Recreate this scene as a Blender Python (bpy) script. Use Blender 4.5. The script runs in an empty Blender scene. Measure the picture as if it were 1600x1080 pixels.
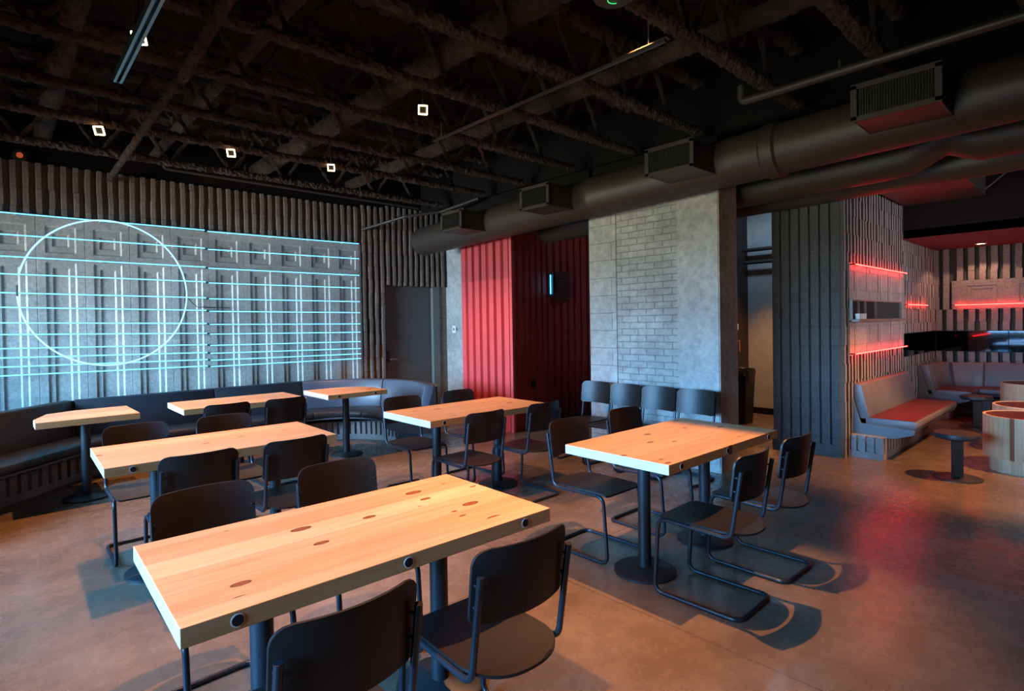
import bpy, bmesh, math, random
from mathutils import Vector, Matrix
random.seed(7)
PI = math.pi
S = bpy.context.scene
COL = S.collection

# ------------------------------------------------------------------ camera
cam_d = bpy.data.cameras.new('camera'); cam = bpy.data.objects.new('camera', cam_d); COL.objects.link(cam)
rt = Vector((0.7366483, -0.67606891, -0.01673666)); up = Vector((0.0218574929, -0.00093388213, 0.999760660))
fw = Vector((0.67592273, 0.73683781, -0.01408923))
M = Matrix.Identity(4)
for i in range(3):
    M[i][0] = rt[i]; M[i][1] = up[i]; M[i][2] = -fw[i]
M.translation = Vector((0, 0, 1.52))
cam.matrix_world = M
cam_d.sensor_width = 36; cam_d.sensor_fit = 'HORIZONTAL'
cam_d.lens = 36 * 879.37 / 1600
cam_d.shift_x = 0.75 / 1600; cam_d.shift_y = -22.7 / 1600
cam_d.clip_start = 0.05
S.camera = cam

# ------------------------------------------------------------------ view, world
S.view_settings.view_transform = 'Standard'; S.view_settings.look = 'None'
S.view_settings.exposure = 0.0; S.view_settings.gamma = 1.0
S.view_settings.use_curve_mapping = False
W = bpy.data.worlds.new('world'); S.world = W; W.use_nodes = True
W.node_tree.nodes['Background'].inputs[0].default_value = (0.5, 0.65, 0.9, 1)
W.node_tree.nodes['Background'].inputs[1].default_value = 0.02

def area_light(name, loc, direction, sx, sy, power, color, spread=PI):
    d = bpy.data.lights.new(name, 'AREA'); d.shape = 'RECTANGLE'; d.size = sx; d.size_y = sy
    d.energy = power; d.color = color; d.spread = spread
    o = bpy.data.objects.new(name, d); COL.objects.link(o); o.location = loc
    o.rotation_euler = Vector(direction).to_track_quat('-Z', 'Y').to_euler()
    return o
# daylight entering through the windows of the west wall, plus an added south fill
area_light('daylight_west_sky', (-2.33, 3.4, 1.6), (1, -0.08, -0.33), 5.2, 1.4, 215, (0.13, 0.48, 1.0), math.radians(46))
area_light('daylight_northwest_sky', (-2.33, 6.3, 1.6), (1, 0.22, -0.24), 1.8, 1.4, 120, (0.15, 0.52, 1.0), math.radians(60))
area_light('daylight_northwest_trees', (-2.33, 6.3, 1.9), (1, 0.18, 0.0), 1.8, 1.2, 44, (1.0, 0.97, 0.78), math.radians(60))
area_light('daylight_west_trees', (-2.33, 3.4, 1.5), (1, 0.02, 0.07), 5.2, 1.0, 28, (0.93, 0.97, 0.70), math.radians(44))
area_light('south_fill', (6.0, -3.5, 1.9), (2.6, 5.2, -0.1), 2.4, 1.5, 26, (0.9, 0.88, 0.95), math.radians(50))  # added fill for the grey ribbed column face, no known source

# ------------------------------------------------------------------ materials
def new_mat(name):
    m = bpy.data.materials.new(name); m.use_nodes = True
    nt = m.node_tree; b = nt.nodes['Principled BSDF']
    return m, nt, b
def N(nt, t, **kw):
    n = nt.nodes.new(t)
    for k, v in kw.items():
        if hasattr(n, k): setattr(n, k, v)
        else: n.inputs[k.replace('_', ' ')].default_value = v
    return n
def L(nt, a, b): nt.links.new(a, b)
def coords(nt, scale=(1, 1, 1), loc=(0, 0, 0), rot=(0, 0, 0)):
    tc = N(nt, 'ShaderNodeTexCoord'); mp = N(nt, 'ShaderNodeMapping')
    mp.inputs['Scale'].default_value = scale; mp.inputs['Location'].default_value = loc; mp.inputs['Rotation'].default_value = rot
    L(nt, tc.outputs['Object'], mp.inputs[0]); return mp.outputs[0]
def ramp(nt, fac, stops):
    r = N(nt, 'ShaderNodeValToRGB')
    e = r.color_ramp.elements
    while len(e) > 1: e.remove(e[-1])
    e[0].position = stops[0][0]; e[0].color = (*stops[0][1], 1)
    for p, c in stops[1:]:
        x = e.new(p); x.color = (*c, 1)
    L(nt, fac, r.inputs[0]); return r.outputs[0]
def mixc(nt, fac, a, b, mode='MIX'):
    m = N(nt, 'ShaderNodeMix'); m.data_type = 'RGBA'; m.blend_type = mode
    for sock, v in ((m.inputs[0], fac), (m.inputs[6], a), (m.inputs[7], b)):
        if isinstance(v, (int, float)): sock.default_value = v
        elif isinstance(v, tuple): sock.default_value = (*v, 1)
        else: L(nt, v, sock)
    return m.outputs[2]
def bump(nt, b, h, strength=0.5, dist=0.01):
    n = N(nt, 'ShaderNodeBump'); n.inputs['Strength'].default_value = strength; n.inputs['Distance'].default_value = dist
    L(nt, h, n.inputs['Height']); L(nt, n.outputs[0], b.inputs['Normal'])
def noise(nt, vec, scale, detail=4, rough=0.5):
    n = N(nt, 'ShaderNodeTexNoise'); n.inputs['Scale'].default_value = scale
    n.inputs['Detail'].default_value = detail; n.inputs['Roughness'].default_value = rough
    L(nt, vec, n.inputs['Vector']); return n.outputs['Fac']
def simple(name, c, rough=0.5, metal=0.0, bumps=None, spec=None, coat=0.0, var=0.0):
    m, nt, b = new_mat(name)
    b.inputs['Base Color'].default_value = (*c, 1); b.inputs['Roughness'].default_value = rough
    b.inputs['Metallic'].default_value = metal; b.inputs['Coat Weight'].default_value = coat
    if spec is not None: b.inputs['Specular IOR Level'].default_value = spec
    v = coords(nt)
    if var:
        f = noise(nt, v, 7, 5, 0.6)
        L(nt, ramp(nt, f, [(0.25, tuple(x * (1 - var) for x in c)), (0.75, tuple(min(1, x * (1 + var)) for x in c))]), b.inputs['Base Color'])
    if bumps:
        bump(nt, b, noise(nt, v, bumps[0], 6, 0.65), bumps[1], bumps[2])
    return m
def emit(name, c, s):
    m, nt, b = new_mat(name)
    b.inputs['Base Color'].default_value = (0, 0, 0, 1)
    b.inputs['Emission Color'].default_value = (*c, 1); b.inputs['Emission Strength'].default_value = s
    return m

def mat_block(name, c, axis='x', rough=0.75, joint=0.6, course=0.203, coarse=1.0):
    """painted split-face concrete block: speckled, thin mortar joints"""
    m, nt, b = new_mat(name)
    rot = {'x': (PI/2, 0, 0), 'y': (PI/2, 0, PI/2)}[axis]
    tc = N(nt, 'ShaderNodeTexCoord'); sp = N(nt, 'ShaderNodeSeparateXYZ'); L(nt, tc.outputs['Object'], sp.inputs[0])
    cb = N(nt, 'ShaderNodeCombineXYZ'); L(nt, sp.outputs['X' if axis == 'x' else 'Y'], cb.inputs['X']); L(nt, sp.outputs['Z'], cb.inputs['Y'])
    br = N(nt, 'ShaderNodeTexBrick'); L(nt, cb.outputs[0], br.inputs['Vector'])
    br.inputs['Scale'].default_value = 1; br.inputs['Mortar Size'].default_value = 0.004; br.inputs['Mortar Smooth'].default_value = 0.3
    br.inputs['Brick Width'].default_value = 60.0; br.inputs['Row Height'].default_value = course; br.offset = 0
    br.inputs['Color1'].default_value = (0.9, 0.9, 0.9, 1); br.inputs['Color2'].default_value = (1.0, 1.0, 1.0, 1); br.inputs['Mortar'].default_value = (joint, joint, joint, 1)
    v = coords(nt)
    f = noise(nt, v, 35, 6, 0.7); f2 = noise(nt, v, 2.2, 4, 0.6)
    c1 = ramp(nt, f, [(0.3, tuple(x * 0.72 for x in c)), (0.62, tuple(x * 1.2 for x in c))])
    c2 = mixc(nt, 1.0, c1, ramp(nt, f2, [(0.3, (0.8, 0.8, 0.8)), (0.7, (1.1, 1.1, 1.1))]), 'MULTIPLY')
    L(nt, mixc(nt, 1.0, c2, br.outputs['Color'], 'MULTIPLY'), b.inputs['Base Color'])
    b.inputs['Roughness'].default_value = rough
    mm = N(nt, 'ShaderNodeMath', operation='MULTIPLY_ADD'); L(nt, br.outputs['Fac'], mm.inputs[0]); mm.inputs[1].default_value = -0.6
    L(nt, f, mm.inputs[2]); bump(nt, b, mm.outputs[0], 0.8, 0.012 * coarse)
    return m

def mat_floor():
    m, nt, b = new_mat('polished_concrete')
    v = coords(nt)
    n1 = noise(nt, v, 0.9, 8, 0.62); n2 = noise(nt, v, 5.5, 8, 0.7); n3 = noise(nt, v, 40, 4, 0.6)
    c1 = ramp(nt, n1, [(0.28, (0.095, 0.064, 0.044)), (0.5, (0.150, 0.105, 0.073)), (0.72, (0.21, 0.155, 0.112))])
    c2 = mixc(nt, 0.75, c1, ramp(nt, n2, [(0.2, (0.66, 0.64, 0.62)), (0.55, (1.05, 1.03, 1.0)), (0.9, (1.5, 1.42, 1.35))]), 'MULTIPLY')
    c3 = mixc(nt, 0.35, c2, ramp(nt, n3, [(0.35, (0.75, 0.75, 0.75)), (0.65, (1.15, 1.15, 1.15))]), 'MULTIPLY')
    # saw-cut control joints
    sp = N(nt, 'ShaderNodeSeparateXYZ'); L(nt, v, sp.inputs[0])
    facs = []
    for ax, off, per in (('X', 1.0, 2.9), ('Y', 0.93, 3.1)):
        a = N(nt, 'ShaderNodeMath', operation='SUBTRACT'); L(nt, sp.outputs[ax], a.inputs[0]); a.inputs[1].default_value = off - per * 10
        a2 = N(nt, 'ShaderNodeMath', operation='MODULO'); L(nt, a.outputs[0], a2.inputs[0]); a2.inputs[1].default_value = per
        a3 = N(nt, 'ShaderNodeMath', operation='SUBTRACT'); L(nt, a2.outputs[0], a3.inputs[0]); a3.inputs[1].default_value = per / 2
        a4 = N(nt, 'ShaderNodeMath', operation='ABSOLUTE'); L(nt, a3.outputs[0], a4.inputs[0])
        a5 = N(nt, 'ShaderNodeMath', operation='LESS_THAN'); L(nt, a4.outputs[0], a5.inputs[0]); a5.inputs[1].default_value = 0.003
        facs.append(a5.outputs[0])
    mx = N(nt, 'ShaderNodeMath', operation='MAXIMUM'); L(nt, facs[0], mx.inputs[0]); L(nt, facs[1], mx.inputs[1])
    c4 = mixc(nt, mx.outputs[0], c3, (0.05, 0.042, 0.038))
    L(nt, c4, b.inputs['Base Color'])
    rr = N(nt, 'ShaderNodeMapRange'); L(nt, n2, rr.inputs[0]); rr.inputs[1].default_value = 0.3; rr.inputs[2].default_value = 0.7
    rr.inputs[3].default_value = 0.22; rr.inputs[4].default_value = 0.32; L(nt, rr.outputs[0], b.inputs['Roughness'])
    bump(nt, b, n3, 0.08, 0.003)
    b.inputs['Specular IOR Level'].default_value = 0.6
    return m

def mat_wood(name, base=(0.56, 0.31, 0.135), board=0.145, axis=0, knots=True):
    """glued knotty pine boards running along local X (axis 0) or up local Z (axis 2)"""
    m, nt, b = new_mat(name)
    tc = N(nt, 'ShaderNodeTexCoord'); oi = N(nt, 'ShaderNodeObjectInfo')
    rr = N(nt, 'ShaderNodeVectorMath', operation='SCALE'); rr.inputs[0].default_value = (13.1, 7.7, 3.3); L(nt, oi.outputs['Random'], rr.inputs['Scale'])
    ad = N(nt, 'ShaderNodeVectorMath', operation='ADD'); L(nt, tc.outputs['Object'], ad.inputs[0]); L(nt, rr.outputs[0], ad.inputs[1])
    sp = N(nt, 'ShaderNodeSeparateXYZ'); L(nt, tc.outputs['Object'], sp.inputs[0])
    # board index across the width
    if axis == 0:
        src = sp.outputs['Y']
    else:
        at = N(nt, 'ShaderNodeMath', operation='ARCTAN2'); L(nt, sp.outputs['Y'], at.inputs[0]); L(nt, sp.outputs['X'], at.inputs[1]); src = at.outputs[0]
    dv = N(nt, 'ShaderNodeMath', operation='DIVIDE'); L(nt, src, dv.inputs[0]); dv.inputs[1].default_value = board if axis == 0 else 0.27
    fl = N(nt, 'ShaderNodeMath', operation='FLOOR'); L(nt, dv.outputs[0], fl.inputs[0])
    fr = N(nt, 'ShaderNodeMath', operation='FRACT'); L(nt, dv.outputs[0], fr.inputs[0])
    wn = N(nt, 'ShaderNodeTexWhiteNoise'); wn.noise_dimensions = '2D'
    cbw = N(nt, 'ShaderNodeCombineXYZ'); L(nt, fl.outputs[0], cbw.inputs[0]); L(nt, oi.outputs['Random'], cbw.inputs[1]); L(nt, cbw.outputs[0], wn.inputs['Vector'])
    # stretched grain with offset per board
    off = N(nt, 'ShaderNodeVectorMath', operation='SCALE'); off.inputs[0].default_value = (5, 5, 5); L(nt, wn.outputs['Value'], off.inputs['Scale'])
    a2 = N(nt, 'ShaderNodeVectorMath', operation='ADD'); L(nt, ad.outputs[0], a2.inputs[0]); L(nt, off.outputs[0], a2.inputs[1])
    mp = N(nt, 'ShaderNodeMapping'); mp.inputs['Scale'].default_value = (1.2, 16, 16) if axis == 0 else (16, 16, 1.2); L(nt, a2.outputs[0], mp.inputs[0])
    g = noise(nt, mp.outputs[0], 1.6, 6, 0.62)
    c1 = ramp(nt, g, [(0.25, tuple(x * q for x, q in zip(base, (0.86, 0.76, 0.66)))), (0.5, base), (0.75, tuple(min(1, x * q) for x, q in zip(base, (1.12, 1.2, 1.3))))])
    bt = ramp(nt, wn.outputs['Value'], [(0.0, (0.86, 0.80, 0.74)), (1.0, (1.1, 1.14, 1.2))])
    c2 = mixc(nt, 1.0, c1, bt, 'MULTIPLY')
    seam = N(nt, 'ShaderNodeMath', operation='LESS_THAN'); L(nt, fr.outputs[0], seam.inputs[0]); seam.inputs[1].default_value = 0.012
    c2 = mixc(nt, seam.outputs[0], c2, tuple(x * 0.45 for x in base))
    if knots:
        mk = N(nt, 'ShaderNodeMapping'); mk.inputs['Scale'].default_value = (3.4, 7.0, 2.0) if axis == 0 else (5, 5, 3.0); L(nt, a2.outputs[0], mk.inputs[0])
        vo = N(nt, 'ShaderNodeTexVoronoi'); vo.voronoi_dimensions = '2D'; vo.inputs['Scale'].default_value = 1.0; vo.inputs['Randomness'].default_value = 1.0; L(nt, mk.outputs[0], vo.inputs['Vector'])
        vr = N(nt, 'ShaderNodeSeparateColor'); L(nt, vo.outputs['Color'], vr.inputs[0])
        # per-cell knot radius, most cells none
        rad = N(nt, 'ShaderNodeMapRange'); L(nt, vr.outputs[0], rad.inputs[0]); rad.inputs[1].default_value = 0.40; rad.inputs[2].default_value = 1.0; rad.inputs[3].default_value = 0.005; rad.inputs[4].default_value = 0.15
        q = N(nt, 'ShaderNodeMath', operation='DIVIDE'); L(nt, vo.outputs['Distance'], q.inputs[0]); L(nt, rad.outputs[0], q.inputs[1])
        kc = ramp(nt, q.outputs[0], [(0.0, (0.20, 0.045, 0.012)), (0.6, (0.25, 0.070, 0.02)), (0.86, (0.06, 0.018, 0.008)), (1.0, (0.36, 0.15, 0.06))])
        ks = ramp(nt, q.outputs[0], [(0.0, (1, 1, 1)), (0.98, (1, 1, 1)), (1.0, (0, 0, 0))])
        q2 = N(nt, 'ShaderNodeMath', operation='LESS_THAN'); L(nt, q.outputs[0], q2.inputs[0]); q2.inputs[1].default_value = 1.0
        c2 = mixc(nt, q2.outputs[0], c2, kc)
    L(nt, c2, b.inputs['Base Color'])
    b.inputs['Roughness'].default_value = 0.42; b.inputs['Specular IOR Level'].default_value = 0.4
    bump(nt, b, g, 0.12, 0.002)
    return m

def mat_brickwall(name, c, bw, rh, mortar=0.006, joint=0.68, bs=0.8):
    m, nt, b = new_mat(name)
    tc = N(nt, 'ShaderNodeTexCoord'); sp = N(nt, 'ShaderNodeSeparateXYZ'); L(nt, tc.outputs['Object'], sp.inputs[0])
    cb = N(nt, 'ShaderNodeCombineXYZ'); L(nt, sp.outputs['Y'], cb.inputs['X']); L(nt, sp.outputs['Z'], cb.inputs['Y'])
    v = coords(nt)
    wob = noise(nt, v, 9, 3, 0.5)
    dis = N(nt, 'ShaderNodeVectorMath', operation='SCALE'); dis.inputs[0].default_value = (0.012, 0.012, 0); L(nt, wob, dis.inputs['Scale'])
    ad = N(nt, 'ShaderNodeVectorMath', operation='ADD'); L(nt, cb.outputs[0], ad.inputs[0]); L(nt, dis.outputs[0], ad.inputs[1])
    br = N(nt, 'ShaderNodeTexBrick'); L(nt, ad.outputs[0], br.inputs['Vector'])
    br.inputs['Scale'].default_value = 1; br.inputs['Mortar Size'].default_value = mortar; br.inputs['Mortar Smooth'].default_value = 0.35
    br.inputs['Brick Width'].default_value = bw; br.inputs['Row Height'].default_value = rh
    br.inputs['Color1'].default_value = (0.93, 0.93, 0.93, 1); br.inputs['Color2'].default_value = (1.05, 1.05, 1.05, 1); br.inputs['Mortar'].default_value = (joint, joint, joint, 1)
    f = noise(nt, v, 14, 7, 0.7); f2 = noise(nt, v, 1.7, 5, 0.65)
    c1 = ramp(nt, f, [(0.28, tuple(x * 0.7 for x in c)), (0.68, tuple(min(1, x * 1.25) for x in c))])
    c2 = mixc(nt, 1.0, c1, ramp(nt, f2, [(0.3, (0.72, 0.72, 0.7)), (0.7, (1.15, 1.15, 1.15))]), 'MULTIPLY')
    L(nt, mixc(nt, 1.0, c2, br.outputs['Color'], 'MULTIPLY'), b.inputs['Base Color'])
    b.inputs['Roughness'].default_value = 0.7
    mm = N(nt, 'ShaderNodeMath', operation='MULTIPLY_ADD'); L(nt, br.outputs['Fac'], mm.inputs[0]); mm.inputs[1].default_value = -1.2
    L(nt, f, mm.inputs[2]); bump(nt, b, mm.outputs[0], bs, 0.012)
    return m

def mat_perf_red():
    m, nt, b = new_mat('red_perforated_metal')
    tc = N(nt, 'ShaderNodeTexCoord'); sp = N(nt, 'ShaderNodeSeparateXYZ'); L(nt, tc.outputs['Object'], sp.inputs[0])
    outs = []
    for ax in ('Y', 'Z'):
        a = N(nt, 'ShaderNodeMath', operation='MULTIPLY'); L(nt, sp.outputs[ax], a.inputs[0]); a.inputs[1].default_value = 1 / 0.021
        f = N(nt, 'ShaderNodeMath', operation='FRACT'); L(nt, a.outputs[0], f.inputs[0])
        g = N(nt, 'ShaderNodeMath', operation='SUBTRACT'); L(nt, f.outputs[0], g.inputs[0]); g.inputs[1].default_value = 0.5
        h = N(nt, 'ShaderNodeMath', operation='POWER'); L(nt, g.outputs[0], h.inputs[0]); h.inputs[1].default_value = 2
        outs.append(h.outputs[0])
    s = N(nt, 'ShaderNodeMath', operation='ADD'); L(nt, outs[0], s.inputs[0]); L(nt, outs[1], s.inputs[1])
    lt = N(nt, 'ShaderNodeMath', operation='LESS_THAN'); L(nt, s.outputs[0], lt.inputs[0]); lt.inputs[1].default_value = 0.085
    L(nt, mixc(nt, lt.outputs[0], (0.58, 0.070, 0.078), (0.05, 0.006, 0.008)), b.inputs['Base Color'])
    b.inputs['Roughness'].default_value = 0.5
    return m

def mat_leather(name, c, rough=0.42):
    m, nt, b = new_mat(name)
    v = coords(nt); f = noise(nt, v, 3, 3, 0.5)
    L(nt, ramp(nt, f, [(0.3, tuple(x * 0.85 for x in c)), (0.7, tuple(x * 1.15 for x in c))]), b.inputs['Base Color'])
    b.inputs['Roughness'].default_value = rough
    bump(nt, b, noise(nt, v, 160, 4, 0.6), 0.15, 0.002)
    return m

MT = dict(
    floor=mat_floor(),
    block=mat_block('dark_block', (0.20, 0.165, 0.14)),
    block_y=mat_block('dark_block_return', (0.065, 0.062, 0.060), 'y', joint=.75),
    block_pale=mat_block('grey_block', (0.30, 0.28, 0.275), joint=.8),
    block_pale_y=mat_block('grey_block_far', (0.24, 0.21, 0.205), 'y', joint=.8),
    panel=mat_block('embossed_panel_paint', (0.36, 0.345, 0.31), rough=0.5, joint=0.96, coarse=0.05),
    brick=mat_brickwall('painted_brick', (0.34, 0.34, 0.33), 0.215, 0.072),
    bigblock=mat_brickwall('painted_blockwork', (0.36, 0.36, 0.345), 2.0, 0.203, 0.005, 0.55, 0.5),
    concrete=mat_brickwall('rough_concrete', (0.38, 0.38, 0.37), 8.0, 8.0, 0.001, 1.0, 0.7),
    jamb=mat_brickwall('board_marked_concrete', (0.40, 0.35, 0.32), 8.0, 8.0, 0.001, 1.0, 0.6),
    red=simple('red_corrugated_metal', (0.58, 0.070, 0.078), 0.5, var=0.08, bumps=(20, 0.05, 0.003)),
    redperf=mat_perf_red(),
    redceil=simple('dark_red_ceiling_paint', (0.11, 0.018, 0.028), 0.8),
    dark=simple('dark_paint', (0.007, 0.006, 0.006), 0.9, bumps=(25, 0.2, 0.004), spec=0.15),
    plaster=simple('grey_plaster', (0.34, 0.35, 0.34), 0.8, var=0.12, bumps=(12, 0.1, 0.004)),
    hallbrown=simple('dark_maroon_paint', (0.035, 0.018, 0.017), 0.55),
    fuzz=simple('sprayed_insulation', (0.14, 0.105, 0.092), 1.0, bumps=(60, 1.0, 0.12), var=0.45, spec=0.1),
    deck=simple('sprayed_deck', (0.03, 0.022, 0.02), 1.0, bumps=(30, 1.0, 0.03), var=0.35, spec=0.05),
    duct=simple('brown_painted_duct', (0.036, 0.026, 0.021), 0.5, var=0.12, bumps=(6, 0.06, 0.01)),
    grille=simple('dark_grille', (0.02, 0.017, 0.014), 0.6),
    pipe=simple('painted_pipe', (0.035, 0.028, 0.024), 0.45),
    strut=simple('strut_steel_neon_tint', (0.16, 0.24, 0.24), 0.35, metal=0.8),  # teal in the colour stands in for neon reflected by the steel
    chairmetal=simple('black_steel_tube', (0.018, 0.021, 0.028), 0.30, metal=0.3, spec=0.6),
    chairply=simple('black_stained_plywood', (0.0085, 0.0055, 0.005), 0.44, bumps=(60, 0.06, 0.002), var=0.2, spec=0.45),
    plyedge=simple('plywood_edge', (0.12, 0.075, 0.045), 0.6),
    base=simple('black_cast_iron', (0.018, 0.020, 0.024), 0.45, metal=0.2, bumps=(90, 0.15, 0.002)),
    wood=mat_wood('knotty_pine'),
    endgrain=simple('pale_end_grain', (0.68, 0.55, 0.47), 0.6, bumps=(60, 0.15, 0.002), var=0.10),
    wood_v=mat_wood('pine_staves', (0.55, 0.37, 0.22), axis=2),
    hole=simple('black_drilled_hole', (0.006, 0.005, 0.005), 0.8),
    liner=simple('pale_hole_liner', (0.75, 0.72, 0.68), 0.5),
    leather=mat_leather('charcoal_vinyl', (0.014, 0.015, 0.020), 0.5),
    leather_daylit=mat_leather('charcoal_vinyl_daylit', (0.05, 0.065, 0.09), 0.38),
    leathergrey=mat_leather('grey_vinyl', (0.13, 0.118, 0.125), 0.45),
    leather_neon_glow=mat_leather('vinyl_red_neon_glow', (0.075, 0.008, 0.007), 0.45),
    boothpaint=simple('booth_frame_paint', (0.10, 0.11, 0.12), 0.5, var=0.1),
    hatchgrey=simple('matt_grey_board', (0.045, 0.045, 0.048), 0.9, spec=0.1),
    door=simple('grey_door_paint', (0.085, 0.08, 0.078), 0.42),
    frame=simple('grey_frame_paint', (0.13, 0.135, 0.125), 0.45),
    steel=simple('brushed_steel', (0.6, 0.6, 0.6), 0.3, metal=1.0),
    white=simple('white_plastic', (0.75, 0.75, 0.73), 0.4),
    black=simple('black_plastic', (0.012, 0.012, 0.013), 0.4),
    bag=simple('black_bin_bag', (0.015, 0.015, 0.018), 0.18, bumps=(16, 1.0, 0.03), spec=0.8),
    mirror=simple('mirror', (0.045, 0.045, 0.05), 0.04, metal=1.0),
    glass=simple('clear_tumbler', (0.5, 0.55, 0.6), 0.05, spec=1.0),
    orange=simple('orange_trim', (0.6, 0.18, 0.08), 0.5),
    darktop=simple('smoked_table_top', (0.03, 0.008, 0.007), 0.30, spec=0.2),
    cyan=emit('cyan_neon', (0.15, 0.60, 1.0), 2.5),
    cyan2=emit('cyan_neon_bright', (0.34, 0.66, 1.0), 1.9),
    redneon=emit('red_neon', (1.0, 0.013, 0.010), 46.0),
    warm=emit('lamp_glow', (1.0, 0.62, 0.30), 14.0),
    orb=emit('amber_beacon_glow', (1.0, 0.18, 0.06), 0.35),
    green=emit('green_status_light', (0.05, 0.9, 0.2), 1.2),
)

# ------------------------------------------------------------------ mesh helpers
class MB:
    def __init__(s): s.v = []; s.f = []; s.m = []; s.cur = 0
    def add(s, vs, fs):
        o = len(s.v); s.v += [tuple(v) for v in vs]
        s.f += [tuple(i + o for i in f) for f in fs]; s.m += [s.cur] * len(fs); return s
    def box(s, x0, x1, y0, y1, z0, z1):
        x0, x1 = sorted((x0, x1)); y0, y1 = sorted((y0, y1)); z0, z1 = sorted((z0, z1))
        return s.add([(x0, y0, z0), (x1, y0, z0), (x1, y1, z0), (x0, y1, z0), (x0, y0, z1), (x1, y0, z1), (x1, y1, z1), (x0, y1, z1)],
              [(0, 3, 2, 1), (4, 5, 6, 7), (0, 1, 5, 4), (1, 2, 6, 5), (2, 3, 7, 6), (3, 0, 4, 7)])
    def tube(s, pts, r, n=12, caps=True, jit=0.0, closed=False):
        pts = [Vector(p) for p in pts]; k = len(pts); rings = []
        t0 = (pts[1] - pts[0]).normalized()
        ref = Vector((0, 0, 1)) if abs(t0.z) < 0.9 else Vector((1, 0, 0))
        u = (ref - t0 * ref.dot(t0)).normalized(); prev = t0
        vs = []
        for i, p in enumerate(pts):
            if closed: t = (pts[(i + 1) % k] - pts[i - 1]).normalized()
            else: t = ((pts[min(i + 1, k - 1)] - pts[max(i - 1, 0)])).normalized()
            u = (u - t * u.dot(t)).normalized(); w = t.cross(u)
            for j in range(n):
                a = 2 * PI * j / n
                rr = r * (1 + (random.uniform(-jit, jit) if jit else 0))
                vs.append(p + (u * math.cos(a) + w * math.sin(a)) * rr)
        fs = []
        for i in range(k if closed else k - 1):
            i2 = (i + 1) % k
            for j in range(n):
                fs.append((i * n + j, i * n + (j + 1) % n, i2 * n + (j + 1) % n, i2 * n + j))
        if caps and not closed:
            fs.append(tuple(range(n - 1, -1, -1))); fs.append(tuple((k - 1) * n + j for j in range(n)))
        return s.add(vs, fs)
    def cyl(s, c, r, z0, z1, n=32, r2=None):
        return s.lathe([(0, z0), (r, z0), (r if r2 is None else r2, z1), (0, z1)], c, n)
    def lathe(s, prof, c=(0, 0), n=32):
        vs = []; fs = []; k = len(prof)
        for i in range(n):
            a = 2 * PI * i / n
            for (r, z) in prof: vs.append((c[0] + r * math.cos(a), c[1] + r * math.sin(a), z))
        for i in range(n):
            i2 = (i + 1) % n
            for j in range(k - 1):
                f = [i * k + j, i2 * k + j, i2 * k + j + 1, i * k + j + 1]
                if prof[j][0] == 0: f = [i * k + j, i2 * k + j + 1, i * k + j + 1]
                elif prof[j + 1][0] == 0: f = [i * k + j, i2 * k + j, i * k + j + 1]
                fs.append(tuple(f))
        return s.add(vs, fs)
    def prism(s, poly, fn, h0, h1):
        """poly of (a,b); fn(a,b,h)->xyz; extruded h0..h1"""
        n = len(poly)
        vs = [fn(a, b, h0) for a, b in poly] + [fn(a, b, h1) for a, b in poly]
        fs = [tuple(range(n - 1, -1, -1)), tuple(range(n, 2 * n))] + [(i, (i + 1) % n, n + (i + 1) % n, n + i) for i in range(n)]
        return s.add(vs, fs)
    def sweep(s, path, sec, closed_ends=True):
        """path: list of (pos xy, outward normal xy); sec: polygon of (n,z)"""
        k = len(sec); vs = []; fs = []
        for (p, nn) in path:
            for (a, z) in sec: vs.append((p[0] + nn[0] * a, p[1] + nn[1] * a, z))
        m = len(path)
        for i in range(m - 1):
            for j in range(k):
                fs.append((i * k + j, i * k + (j + 1) % k, (i + 1) * k + (j + 1) % k, (i + 1) * k + j))
        if closed_ends: fs.append(tuple(range(k - 1, -1, -1))); fs.append(tuple((m - 1) * k + j for j in range(k)))
        return s.add(vs, fs)
    def mesh(s, name, mats, bevel=0.0, smooth=False, seg=2, weld=True):
        me = bpy.data.meshes.new(name); me.from_pydata(s.v, [], s.f)
        mats = mats if isinstance(mats, (list, tuple)) else [mats]
        for m in mats: me.materials.append(m)
        me.polygons.foreach_set('material_index', s.m)
        bm = bmesh.new(); bm.from_mesh(me)
        if weld: bmesh.ops.remove_doubles(bm, verts=bm.verts, dist=1e-5)
        bmesh.ops.recalc_face_normals(bm, faces=bm.faces)
        if bevel:
            es = [e for e in bm.edges if len(e.link_faces) == 2 and e.calc_face_angle(0) > 0.6]
            bmesh.ops.bevel(bm, geom=es, offset=bevel, segments=seg, profile=0.5, affect='EDGES', clamp_overlap=True)
        if smooth:
            for f in bm.faces: f.smooth = True
            for e in bm.edges:
                if len(e.link_faces) == 2 and e.calc_face_angle(0) > 0.7: e.smooth = False
        bm.to_mesh(me); bm.free(); return me
    def obj(s, name, mats, parent=None, bevel=0.0, smooth=False, seg=2, weld=True):
        o = bpy.data.objects.new(name, s.mesh(name, mats, bevel, smooth, seg, weld)); COL.objects.link(o)
        if parent: o.parent = parent
        return o
def tag(o, label=None, cat=None, group=None, kind=None):
    if label: o['label'] = label
    if cat: o['category'] = cat
    if group: o['group'] = group
    if kind: o['kind'] = kind
    return o
def thing(name, label, cat, loc=(0, 0, 0), rz=0.0, group=None):
    o = bpy.data.objects.new(name, None); COL.objects.link(o); o.location = loc; o.rotation_euler = (0, 0, rz)
    o.empty_display_size = 0.1
    return tag(o, label, cat, group)
def copy_tree(o, parent=None):
    c = o.copy(); COL.objects.link(c); c.parent = parent
    for ch in o.children: copy_tree(ch, c)
    return c
def struct(name, mb, mats, **k):
    return tag(mb.obj(name, mats, **k), kind='structure')
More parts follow.
